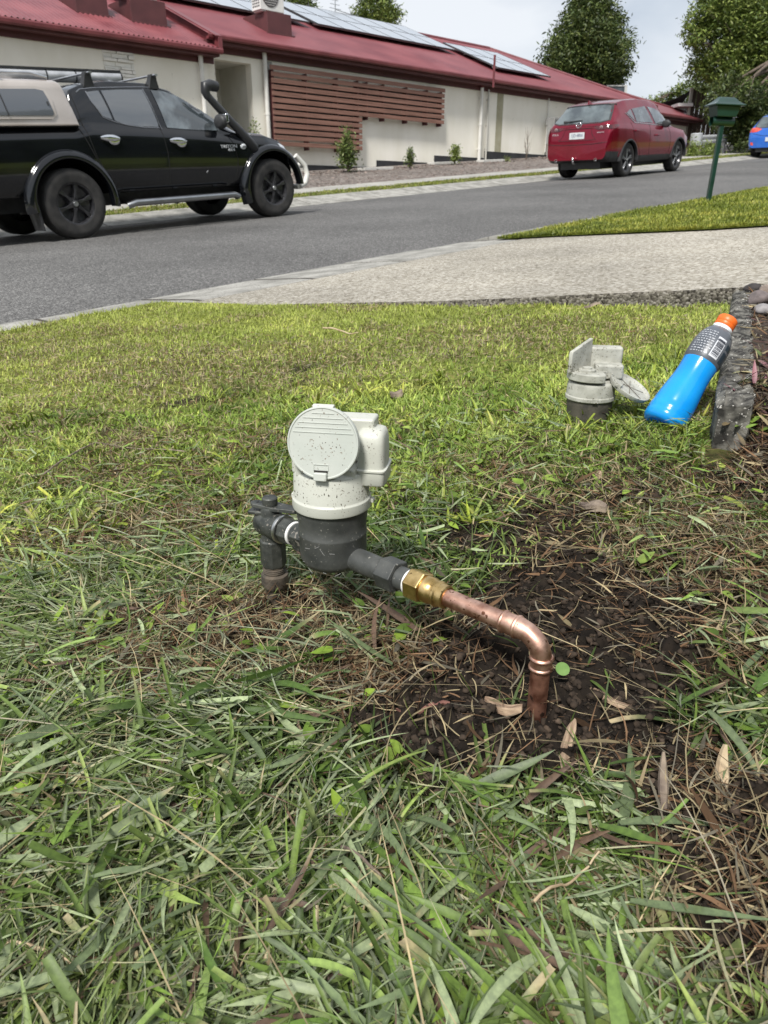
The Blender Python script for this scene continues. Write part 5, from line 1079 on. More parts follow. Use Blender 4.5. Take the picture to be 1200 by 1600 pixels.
# unseen tree mass added behind the viewer to darken reflections in the cars
mb = MB(); mb.grid(150, 16, lambda u, v: (lambda s, k: (lambda nn, z: (*to_xy(s, nn), float(road_z(s)) + z))(-13 - 3.5 * cos(pi * k) + 1.6 * float(fbm(s, k * 9, .5, 4)) , (6.0 + 2.4 * float(fbm(s, 0, .25, 6))) * sin(pi * k) ** .6 - .2 + .8 * (float(fbm(s, k * 7, 1.3, 5)) - .5)))(-45 + 100 * u, v))
o = mb.build('added_tree_backdrop', mat('reflection_backdrop', (.012, .02, .006), (.06, .085, .025), scale=1.4, detail=9, rough=.9, bump=1, bscale=4), None, smooth=60, fix=False); tag(o, 'added unseen dark tree mass behind the viewer for the cars to mirror', 'added backdrop', kind='stuff')
# ================================================================== VEHICLES
m_black = mat('black_paint', (.004, .0045, .006), (.006, .007, .009), scale=3, rough=.12, coat=.8, spec=.3)
m_red = mat('red_paint', (.19, .002, .017), (.23, .003, .022), scale=3, rough=.22, metal=.55, coat=.6)
m_bluep = mat('blue_paint', (.02, .13, .55), (.03, .16, .62), scale=3, rough=.3, metal=.2, coat=1)
m_canopy = mat('champagne_paint', (.46, .41, .37), (.54, .49, .45), scale=3, rough=.3, metal=.3, coat=.6)
m_plast = mat('black_plastic', (.020, .021, .023), (.035, .036, .038), scale=12, rough=.55)
m_glass = mat('tinted_glass', (.16, .17, .18), rough=.04, coat=1, spec=.8, metal=.5)
m_glassl = mat('side_glass', (.045, .055, .062), (.16, .19, .21), scale=2.2, detail=5, rough=.05, coat=1, spec=.9, ramp=(.48, .60))
m_seam = mat('panel_gap', (.003, .003, .003), rough=.8)
m_chrome = mat('chrome', (.72, .73, .75), rough=.10, metal=1)
m_tyre = mat('tyre_rubber', (.018, .018, .018), (.040, .038, .036), scale=9, rough=.85, bump=.4, bscale=90)
m_rimd = mat('dark_rim', (.022, .022, .025), (.05, .05, .055), scale=20, rough=.35, metal=.4, coat=.3)
m_rims = mat('machined_rim', (.30, .31, .33), (.42, .43, .45), scale=20, rough=.3, metal=.8)
m_well = mat('wheel_well', (.006, .006, .006), rough=1, spec=.1)
m_lens = mat('red_lens', (.12, .003, .008), (.04, .002, .004), scale=9, rough=.12, coat=1)
m_plate = mat('number_plate', (.62, .64, .66), rough=.4)
m_ink = mat('plate_ink', (.04, .05, .14), rough=.6)
m_head = mat('headlamp', (.52, .55, .58), (.7, .73, .76), scale=14, rough=.1, coat=1)
m_nudge = mat('white_bar', (.66, .65, .60), rough=.35)

def car_matrix(s, n): x, y = to_xy(s, n); return (x, y, float(road_z(s)) + .016), (0, -math.atan(.067), atan2(RS[1], RS[0]))
def catmull(P, k):
    out = []
    for i in range(len(P) - 1):
        p0, p1, p2, p3 = P[max(i - 1, 0)], P[i], P[i + 1], P[min(i + 2, len(P) - 1)]
        for j in range(k):
            t = j / k; out.append(tuple(.5 * ((2 * p1[a]) + (-p0[a] + p2[a]) * t + (2 * p0[a] - 5 * p1[a] + 4 * p2[a] - p3[a]) * t * t + (-p0[a] + 3 * p1[a] - 3 * p2[a] + p3[a]) * t ** 3) for a in (0, 1)))
    out.append(tuple(P[-1])); return out
def carbody(tabs, arches, ar, mats, parent, dark_z=0, blur=.03, ns=130, wells=True, name='body', tail_dark=None, crease=.02):
    def ev(k, x): a = np.array(tabs[k]); return float(np.mean([np.interp(x + d, a[:, 0], a[:, 1]) for d in (-blur, -blur / 2, 0, blur / 2, blur)]))
    x0, x1 = tabs['zr'][0][0], tabs['zr'][-1][0]; loops = []
    u_ = np.linspace(0, 1, ns); xs = x0 + (x1 - x0) * (.5 - .5 * np.cos(pi * u_)) * .35 + (x1 - x0) * u_ * .65
    for x in xs:
        zb, zs, zr, w, wr = (ev(k, x) for k in ('zb', 'zs', 'zr', 'w', 'wr')); zs = min(zs, zr - .005); h = zs - zb; cr_ = min(.045, (zr - zs) * .4 + .005); zre = zr - cr_
        g0 = (w - .055, zs + min(.02, (zre - zs) * .3)); P = [(0, zb), (w * .8, zb), (w - .05, zb + .03 * min(1, h * 3)), (w - .012, zb + .16 * h / .7), (w, zb + .38 * h), (w + .004, zb + .62 * h), (w - .004, zs - .16 * h), (w - .018, zs - .09 * h), (w - .045, zs - .01), g0]
        for t in (.33, .66): P.append((g0[0] + (wr - g0[0]) * t + .022 * sin(pi * t) * min(1, (zre - zs) / .3), g0[1] + (zre - g0[1]) * t))
        P += [(wr, zre), (wr - .04, zre + cr_ * .45), (wr * .72, zr - cr_ * .18), (wr * .35, zr - .003), (0, zr)]
        half = catmull(P, 4); ring = [(x, -a, z) for a, z in half] + [(x, a, z) for a, z in half[-2:0:-1]]; loops.append(ring)
    b = MB(); b.loops(loops); o = b.build(name, mats, parent, smooth=45)
    if arches:
        c = MB()
        for ax_ in arches:
            for sg in (-1, 1): c.lathe([(ar, -.36), (ar, .4)], 48, T(ax_[0], sg * .84, ax_[1]) @ Matrix.Rotation(R(90), 4, 'X'))
        co = c.build('cutter', m_well, parent, smooth=0); md = o.modifiers.new('cut', 'BOOLEAN'); md.object = co; md.operation = 'DIFFERENCE'; md.solver = 'EXACT'
        bpy.context.view_layer.update(); dg = bpy.context.evaluated_depsgraph_get(); me = bpy.data.meshes.new_from_object(o.evaluated_get(dg)); o.modifiers.clear(); o.data = me; bpy.data.objects.remove(co)
        me.materials.clear(); [me.materials.append(m) for m in mats]; me.shade_smooth(); me.set_sharp_from_angle(angle=R(38))
    me = o.data; 
    for p in me.polygons:
        c_ = p.center; k = 0
        for ax_ in arches or []:
            if sqrt((c_.x - ax_[0]) ** 2 + (c_.z - ax_[1]) ** 2) < ar + .004 and abs(c_.y) < .835: k = 1
        if c_.z < dark_z: k = max(k, 2) if k == 0 else k
        if tail_dark and c_.x < tail_dark[0] and c_.z < tail_dark[1]: k = 2
        p.material_index = min(k, len(mats) - 1)
    bm_ = bmesh.new(); bm_.from_mesh(me); tr = BVHTree.FromBMesh(bm_); bm_.free(); return o, tr
def project(tr, p, axis, off):
    """drop a point on the body along an axis ('-y' from the right side, '+x' from behind ...)"""
    D = {'r': Vector((0, 1, 0)), 'l': Vector((0, -1, 0)), 'b': Vector((1, 0, 0)), 'f': Vector((-1, 0, 0)), 't': Vector((0, 0, -1))}[axis]
    o = Vector(p) - D * 3; h = tr.ray_cast(o, D)
    if h[0] is None: return None
    nrm = h[1] if h[1].dot(D) < 0 else -h[1]; return h[0] + nrm * off
def patch(name, tr, pts, axis, m, parent, off=.006, cuts=3, smooth=60):
    bm_ = bmesh.new(); vs = [bm_.verts.new(p) for p in pts]; bm_.faces.new(vs); bmesh.ops.subdivide_edges(bm_, edges=bm_.edges[:], cuts=2); bmesh.ops.triangulate(bm_, faces=bm_.faces[:]); bmesh.ops.subdivide_edges(bm_, edges=bm_.edges[:], cuts=cuts, use_grid_fill=True)
    last = None
    for v in bm_.verts:
        q = project(tr, v.co, axis, off)
        if q is not None: v.co = q; last = q
        elif last is not None: v.co = Vector((last.x if axis in 'bf' else v.co.x, last.y if axis in 'rl' else v.co.y, last.z if axis == 't' else v.co.z))
    bmesh.ops.recalc_face_normals(bm_, faces=bm_.faces); me = bpy.data.meshes.new(name); bm_.to_mesh(me); bm_.free(); me.shade_smooth(); me.materials.append(m); o = bpy.data.objects.new(name, me); COL.objects.link(o); o.parent = parent
    D = {'r': -1, 'l': 1}.get(axis)
    return o
def line(b, tr, pts, axis, r, off=0.0, n=6, sub=6):
    Q = []
    for i in range(len(pts) - 1):
        for k in range(sub): q = project(tr, Vector(pts[i]).lerp(Vector(pts[i + 1]), k / sub), axis, off); Q += [q] if q else []
    q = project(tr, pts[-1], axis, off); Q += [q] if q else []
    if len(Q) > 1: b.tube(Q, r, n)
def wheel(parent, x, y, r, wdt, sgn, style, rimr, name='wheel'):
    M0 = T(x, y, r) @ Matrix.Rotation(R(90) * (1 if sgn < 0 else -1), 4, 'X')      # lathe +z -> outward
    b = MB(); b.lathe([(rimr * .97, -wdt * .9), (rimr, -.004), (rimr * 1.0, .0), (rimr * .94, -.006), (rimr * .90, -.03), (rimr * .86, -.06), (.02, -.085)], 56, M0, cap=(False, True))
    b.lathe([(.0, .0), (.035, .0), (.052, -.012), (.066, -.03), (.07, -.075)], 24, M0 @ T(0, 0, -.006), cap=(False, False)); w = b.build(name, m_rimd, parent, smooth=35)
    s_ = MB()
    ns, ww, db = {'six': (6, .052, 0), 'ten': (5, .021, .17)}[style]
    for k in range(ns):
        for o_ in ((0,) if not db else (-db, db)):
            a = 2 * pi * k / ns + .3; M1 = M0 @ Rz(a + o_ * .55); wo = ww * (.62 if style == 'six' else 1.0)
            s_.loops([[(.045, -ww * .5, -.022), (.045, ww * .5, -.022), (.045, ww * .4, -.008), (.045, -ww * .4, -.008)], [(rimr * .55, -wo * .42, -.03), (rimr * .55, wo * .42, -.03), (rimr * .55, wo * .3, -.012), (rimr * .55, -wo * .3, -.012)], [(rimr * .93, -ww * .62, -.05), (rimr * .93, ww * .62, -.05), (rimr * .93, ww * .5, -.012), (rimr * .93, -ww * .5, -.012)]], M=M1)
    s_.build('rim_spokes', m_rimd if style == 'six' else m_rims, w, smooth=30, bevel=.003)
    t = MB(); h = wdt; pr = [(rimr * .96, -h), (r * .90, -h), (r * .97, -h + .015), (r, -h + .04)]
    for k in range(5): zc = -h + .06 + k * (h - .1) / 4.4; pr += [(r, zc - .012), (r - .009, zc - .009), (r - .009, zc), (r, zc + .004)]
    pr += [(r - .002, -.035), (r * .975, -.014), (r * .93, .0), (r * .86, .012), (r * .78, .012), (rimr * 1.03, .004), (rimr * .985, -.006)]
    t.lathe(pr, 72, M0, cap=(False, False)); t.build('tyre', m_tyre, w, smooth=30)
    c = MB(); c.lathe([(.001, .004), (.024, .003), (.028, -.004)], 20, M0, cap=(True, False)); c.build('hub_cap', m_rims, w); return w
def flare(parent, cx, cz, r0, r1, yo, yi, sg, a0, a1, m, name='wheel_arch', lift=.0):
    b = MB(); lp = []; N = 40
    for i in range(N + 1):
        a = R(a0 + (a1 - a0) * i / N); c, s2 = cos(a), sin(a); e = min(1, min(i, N - i) / 5 + .3); q = []
        for rr, yy in ((r0, yi), (r0, yo - .004), (r0 + .012, yo), ((r0 + r1) / 2, yo - .004), (r1 - .01, yo - .03), (r1 + .01, yi + .0), (r1, yi - .01)): q.append((cx + rr * c * (1.0), sg * yy, cz + rr * s2 + lift))
        lp.append(q)
    b.loops(lp); return b.build(name, m, parent, smooth=50)
def mirror(parent, x, y, z, sg, m, mcap):
    b = MB(); lp = []
    for t, k in ((0, .55), (.15, .9), (.5, 1), (.85, .92), (1, .6)):
        lp.append([(x + .06 - .10 * t * .9 + .0, y + sg * (.03 + (.11 * cos(a)) * k), z + .085 * sin(a) * k) for a in [2 * pi * j / 20 for j in range(20)]])
    b.loops(lp); b.box(x + .0, x + .05, min(y, y + sg * .06) - (.04 if sg > 0 else .0), max(y, y + sg * .06) + (.04 if sg < 0 else 0), z - .07, z - .03); o = b.build('side_mirror', m, parent, smooth=60)
    return o

# ------------------------------------------------------------------ black pickup
US, UN = 4.03, 9.38; loc, rot = car_matrix(US, UN); ute = empty('pickup_truck', loc, rot, 'glossy black dual cab pickup with a champagne canopy and snorkel parked at the far kerb', 'pickup truck')
def ux(px, py, n=8.5):                     # a point seen on the side of the pickup, in its own length and height
    r = ray(px, py); t = n / (r[0] * RN[0] + r[1] * RN[1]); s = t * (r[0] * RS[0] + r[1] * RS[1]); return s - US, CZ + r[2] * t - float(road_z(s)) - .016
tabs = dict(zb=[(-1.2, .50), (-.9, .46), (.6, .44), (2.4, .42), (3.2, .40), (3.5, .42)],
    zs=[(-1.2, 1.10), (.33, 1.11), (.5, 1.15), (1.2, 1.12), (2.1, 1.055), (2.5, 1.01), (2.95, .98), (3.2, .91), (3.36, .82), (3.46, .70), (3.52, .60)],
    zr=[(-1.2, 1.13), (.27, 1.14), (.37, 1.50), (.55, 1.565), (.85, 1.605), (1.35, 1.595), (1.66, 1.525), (2.55, 1.075), (2.95, 1.045), (3.2, .975), (3.36, .87), (3.46, .74), (3.52, .62)],
    w=[(-1.2, .82), (-.8, .85), (2.9, .85), (3.2, .82), (3.36, .76), (3.46, .66), (3.52, .55)],
    wr=[(-1.2, .78), (.27, .78), (.37, .69), (1.35, .68), (1.66, .67), (2.1, .70), (2.55, .71), (2.95, .70), (3.2, .66), (3.36, .60), (3.46, .52), (3.52, .45)])
ubody, utr = carbody(tabs, [(.13, .36), (2.96, .36)], .46, [m_black, m_well, m_plast], ute, dark_z=.0, ns=150)
b = MB(); b.box(-1.1, 3.1, -.42, .42, .30, .46); b.tube([(0, -.7, .36), (0, .7, .36)], .05, 10); b.lathe([(.10, -.1), (.12, 0), (.10, .1)], 16, T(0, .1, .36)); b.tube([(2.94, -.7, .36), (2.94, .7, .36)], .04, 10); b.build('chassis', m_plast, ute, smooth=40)
for x, y, sg in ((.13, -.87, -1), (2.96, -.87, -1), (.13, .87, 1), (2.96, .87, 1)): wheel(ute, x, y, .362, .25, sg, 'six', .215)
for sg in (-1, 1):
    flare(ute, .13, .37, .445, .535, .915, .82, sg, -8, 188, m_black); flare(ute, 2.96, .37, .445, .525, .915, .80, sg, 2, 200, m_black)
b = MB(); b.loops([[(-.34, -.90, .38), (-.34, -.66, .38), (-.30, -.66, .38), (-.30, -.90, .38)], [(-.30, -.90, .12), (-.30, -.66, .12), (-.285, -.66, .12), (-.285, -.90, .12)]]); b.build('mud_flap', m_plast, ute, smooth=0, bevel=.004)
# canopy
b = MB(); lp = []
for k, (t, ins) in enumerate(((0, .03), (.02, .0), (.5, 0), (.97, .0), (1, .02))):
    ring = []
    for y, z in catmull([(0, 1.13), (.80, 1.13), (.835, 1.135), (.835, 1.17), (.822, 1.30), (.798, 1.44), (.782, 1.505), (.74, 1.552), (.62, 1.575), (.3, 1.588), (0, 1.59)], 4):
        xf = .375 - (z - 1.13) * .24; x = -1.25 + (xf + 1.25) * t; ring.append((x, -max(0, y - ins * (y > 0)), z - ins * .5 * (z > 1.3)))
    lp.append(ring + [(p[0], -p[1], p[2]) for p in ring[-2:0:-1]])
b.loops(lp); can = b.build('canopy', m_canopy, ute, smooth=45, bevel=.01); bm_ = bmesh.new(); bm_.from_mesh(can.data); ctr_ = BVHTree.FromBMesh(bm_); bm_.free()
P = lambda L_, n: [(ux(px, py, n)[0], 0, ux(px, py, n)[1]) for px, py in L_]
patch('canopy_window_frame', ctr_, P([(-30, 136), (70, 136), (86, 141), (94, 156), (99, 180), (93, 187), (-30, 187)], 8.56), 'r', m_canopy, can, .012)
gw = patch('canopy_window', ctr_, P([(-28, 140), (70, 140), (82, 143), (88, 156), (95, 178), (93, 181.5), (-28, 181.5)], 8.56), 'r', mat('canopy_glass', (.10, .11, .125), rough=.08, coat=1, spec=.8), can, .018)
b = MB(); line(b, ctr_, P([(11, 139), (25, 182)], 8.56), 'r', .006, .020); line(b, ctr_, P([(86, 160), (87.5, 166)], 8.56), 'r', .008, .024); b.build('window_divider', m_plast, can)
b = MB(); b.box(-1.2, .35, -.845, .845, 1.118, 1.134); b.build('canopy_seal', m_seam, ute, smooth=0)
# glazing
g = patch('rear_quarter_glass', utr, P([(146.5, 145), (166.5, 142.5), (181, 188), (167, 183), (153, 160)], 8.66), 'r', m_glass, ute, .006)
g = patch('door_window', utr, P([(170, 142.5), (200, 141), (235, 141), (252, 199.5), (225, 199), (200, 195), (184.5, 189.5)], 8.66), 'r', m_glass, ute, .006)
g2 = patch('door_window', utr, P([(248.5, 141.7), (268, 143), (292, 151.5), (321, 169), (340, 186), (344.5, 205), (300, 203.5), (264, 200.5)], 8.66), 'r', m_glassl, ute, .006)
for L_ in ([(.6, 0, 1.46), (1.3, 0, 1.48), (1.33, 0, 1.16), (.75, 0, 1.2)], [(1.42, 0, 1.48), (1.7, 0, 1.42), (2.2, 0, 1.1), (1.45, 0, 1.13)]): patch('door_window', utr, L_, 'l', m_glass, ute, .006)
patch('windscreen', utr, [(1.72, -.58, 0), (1.72, .58, 0), (2.48, .62, 0), (2.48, -.62, 0)], 't', m_glass, ute, .006)
b = MB(); line(b, utr, P([(147, 143.5), (153, 161), (167, 184.5), (184, 191.5), (205, 197), (228, 200.5), (252, 201.2)], 8.66), 'r', .007, .002); line(b, utr, P([(133, 145), (139, 140), (160, 138), (235, 136.5), (262, 138), (292, 147), (325, 168), (350, 200)], 8.66), 'r', .008, .0); line(b, utr, P([(239, 139), (258, 203)], 8.62), 'r', .006, .002); b.build('window_trim', mat('satin_trim', (.22, .23, .25), rough=.3, metal=.7), ubody)
b = MB(); line(b, utr, P([(133, 145), (142, 190), (158, 240), (180, 285), (205, 298), (271, 303)], 8.52), 'r', .0045); line(b, utr, P([(244, 140), (263, 203), (270, 240), (275, 301)], 8.52), 'r', .0045); line(b, utr, P([(364, 210), (373, 225), (378, 250), (374, 297), (271, 303)], 8.52), 'r', .0045); line(b, utr, P([(136, 200), (160, 250), (185, 300)], 8.52), 'r', .006); line(b, utr, P([(365, 213), (390, 208)], 8.6), 'r', .004); b.build('door_gap', m_seam, ubody)
b = MB(); line(b, utr, P([(190, 300), (235, 303), (300, 302), (375, 297)], 8.52), 'r', .007, .003); b.build('sill_trim', mat('grey_line', (.12, .12, .13), rough=.3, metal=.5), ubody)
for px, py in ((181, 217), (286, 221)):
    x, z = ux(px, py, 8.52); q = project(utr, (x, 0, z), 'r', 0) or Vector((x, -.85, z)); b = MB(); lp = []
    for i in range(9): t = i / 8; xx = x - .115 + .23 * t; hh = .034 * (1 - abs(2 * t - 1) ** 3 * .6); lp.append([(xx, q.y - .012 - .025 * sin(pi * t) + .012 * cos(a) * -1, z + .012 + hh * sin(a) - .01 * t) for a in [2 * pi * j / 10 for j in range(10)]])
    b.loops(lp); h_ = b.build('door_handle', m_chrome, ute, smooth=60); b = MB(); b.lathe([(.001, .0), (.05, .008), (.068, .0)], 20, T(x + .05, q.y - .004, z - .012) @ Matrix.Rotation(R(90), 4, 'X') @ Matrix.Diagonal((1, .75, 1, 1))); b.build('handle_bowl', m_chrome, h_, smooth=60)
# side step, snorkel, bars
x0, z0 = ux(208, 321, 8.45); x1, z1 = ux(379, 309, 8.45); b = MB(); b.tube([(x0, -.86, .30), (x0 + .08, -.90, .325), (x1 - .08, -.90, .325), (x1, -.86, .30)], .052, 16, flat=.75)
for x in (x0 + .2, (x0 + x1) / 2, x1 - .2): b.box(x - .03, x + .03, -.86, -.4, .30, .33)
b.build('side_step', mat('step_steel', (.34, .35, .36), (.42, .43, .44), scale=9, rough=.28, metal=1), ute, smooth=50)
pA = ux(401, 231, 8.57); pB = ux(332, 150, 8.62); pC = ux(322, 140, 8.62)
b = MB(); pth = [(pA[0] + .03, -.80, pA[1] - .03), (pA[0], -.83, pA[1] + .0), ((pA[0] * 3 + pB[0]) / 4, -.84, (pA[1] * 3 + pB[1]) / 4), ((pA[0] + pB[0]) / 2, -.82, (pA[1] + pB[1]) / 2), (pB[0], -.79, pB[1])]
b.tube(pth, [.058, .068, .056, .049, .044], 20); hx0, hz0 = ux(316, 140, 8.60); b.tube([(pB[0] + .01, -.79, pB[1] - .02), (pB[0] - .02, -.79, pB[1] + .04), (pB[0] - .01, -.79, hz0 + .03), (pB[0] + .06, -.79, hz0 + .045), (pB[0] + .16, -.79, hz0 + .03)], [.045, .054, .064, .065, .058], 20); b.build('snorkel', mat('snorkel_plastic', (.022, .023, .025), (.03, .031, .034), scale=9, rough=.42), ute, smooth=50)
b = MB(); b.cbox((pB[0] + .1, -.76, pB[1] - .06), (.05, .07, .03)); b.build('snorkel_bracket', m_plast, ute)
x, z = ux(353, 190, 8.45); mirror(ute, x + .02, -.86, z, -1, m_plast, m_chrome); mirror(ute, x + .02, .86, z, 1, m_plast, m_chrome)
b = MB(); b.box(x + .045, x + .085, -1.0, -.91, z - .02, z + .085); b.build('mirror_cover', m_chrome, ute, bevel=.015, seg=3)
m_bar = mat('silver_bar', (.45, .46, .48), (.6, .61, .63), scale=9, rough=.28, metal=.9)
def roofbar(px, py, y0=-.70, hi=.10):
    x, z = ux(px, py, 8.62); zt = 1.645; b = MB(); lp = []
    b.tube([(x, -.78, zt), (x, .78, zt)], .022, 12, flat=.55); bb = b.build('roof_bar', m_bar, ute, smooth=50)
    for sg in (-1, 1): c = MB(); c.loops([[(x - .07, sg * .70, 1.505), (x + .07, sg * .70, 1.505), (x + .06, sg * .60, 1.565), (x - .06, sg * .60, 1.565)], [(x - .045, sg * .71, 1.60), (x + .045, sg * .71, 1.60), (x + .045, sg * .63, 1.60), (x - .045, sg * .63, 1.60)], [(x - .03, sg * .72, 1.66), (x + .04, sg * .72, 1.66), (x + .04, sg * .64, 1.66), (x - .03, sg * .64, 1.66)]]); c.build('bar_foot', m_plast, bb, smooth=30, bevel=.008)
    return x
xr1 = roofbar(155, 118); xr2 = roofbar(256, 120); xr0 = roofbar(8, 115)
b = MB(); b.tube([(-.95, -.66, 1.595), (-.9, -.66, 1.625), (xr1 - .62, -.66, 1.63), (xr1 - .45, -.66, 1.59)], [.018, .02, .02, .03], 12, flat=.6); b.build('canopy_rail', m_bar, ute, smooth=50)
# rolled awning on the bars
xa = xr2 + .14; b = MB(); b.tube([(-1.3, .30, 1.715), (xa, .30, 1.715)], .07, 24); awn = b.build('rolled_awning', mat('awning_vinyl', (.42, .43, .45), (.6, .61, .63), scale=7, rough=.3, metal=.3), ute, smooth=50)
b = MB(); b.box(-1.3, xa + .004, .24, .385, 1.772, 1.792); b.lathe([(.073, 0), (.073, .02)], 24, T(xa, .30, 1.715) @ TX); b.build('awning_cap', m_plast, awn, smooth=30)
b = MB()
for x in (xr1 - .62, xr2 - .45, xr1 - .0): b.lathe([(.074, -.008), (.074, .008)], 24, T(x, .30, 1.715) @ TX)
b.build('awning_strap', m_plast, awn, smooth=30)
# front end: lamp, fog lamp bar, side repeater, bonnet gap, badge
patch('headlamp', utr, [(3.14, 0, .90), (3.28, 0, .87), (3.42, 0, .74), (3.36, 0, .70), (3.20, 0, .80)], 'r', m_head, ute, .006); patch('headlamp', utr, [(3.14, 0, .90), (3.28, 0, .87), (3.42, 0, .74), (3.36, 0, .70), (3.20, 0, .80)], 'l', m_head, ute, .006)
b = MB()
bp_ = [ux(467, 243, 8.75), ux(479, 258, 8.75), ux(481, 272, 8.75), ux(476, 286, 8.75), ux(468, 291, 8.72)]
for sg in (-1, 1): b.tube([(p_[0], sg * (.62 + .02 * k), p_[1]) for k, p_ in enumerate(bp_)], .036, 14)
b.tube([(bp_[1][0] + .02, -.62, bp_[1][1]), (bp_[1][0] + .06, 0, bp_[1][1]), (bp_[1][0] + .02, .62, bp_[1][1])], .036, 14); b.tube([(bp_[4][0], -.7, bp_[4][1]), (bp_[4][0] + .08, 0, bp_[4][1]), (bp_[4][0], .7, bp_[4][1])], .036, 14); b.build('nudge_bar', m_nudge, ute, smooth=50)
x, z = ux(386.5, 229, 8.53); q = project(utr, (x, 0, z), 'r', 0); MR = Matrix.Rotation(R(90), 4, 'X')
b = MB(); b.lathe([(.001, .012), (.038, .010), (.045, .0)], 24, T(x, q.y - .002, z) @ MR @ Matrix.Diagonal((1, .72, 1, 1))); rp = b.build('side_repeater', m_head, ute, smooth=60); b = MB()
for dx in (-.016, 0, .016): b.tube([(x + dx - .006, q.y - .016, z - .012), (x + dx, q.y - .017, z + .014), (x + dx + .006, q.y - .016, z - .012)], .0025, 5)
b.build('repeater_pattern', m_plast, rp)
for body_, px, py, sz in (('TRITON', 364, 229, .052), ('4X4', 367.5, 234.3, .046)):
    x, z = ux(px, py, 8.53); q = project(utr, (x, 0, z), 'r', .003); text_mesh('badge', body_, sz, m_plate, ute, T(x, q.y, z) @ MR, .002, sx=1.35)
b = MB(); x, z = ux(329, 268, 8.53); q = project(utr, (x, 0, z), 'r', .001); b.tube([(x - .012, q.y, z - .012), (x + .012, q.y, z + .012)], .0025, 5); b.build('paint_chip', m_plate, ubody)
b = MB(); b.tube([(1.95, .62, 1.45), (1.7, .66, 1.56), (1.28, .70, 1.76)], .005, 5); b.build('aerial', m_plast, ute)
for y in (-.35, .35): b = MB(); b.loops([[(1.0 + dx, y + .22 * cos(a), z + .10 * sin(a)) for a in [2 * pi * j / 16 for j in range(16)]] for dx, z in ((0, 1.33), (.08, 1.33))]); b.build('headrest', m_plast, ute, smooth=60)
b = MB(); b.box(-1.28, -1.18, -.80, .80, .42, .60); b.build('rear_bumper', m_chrome, ute, bevel=.03)

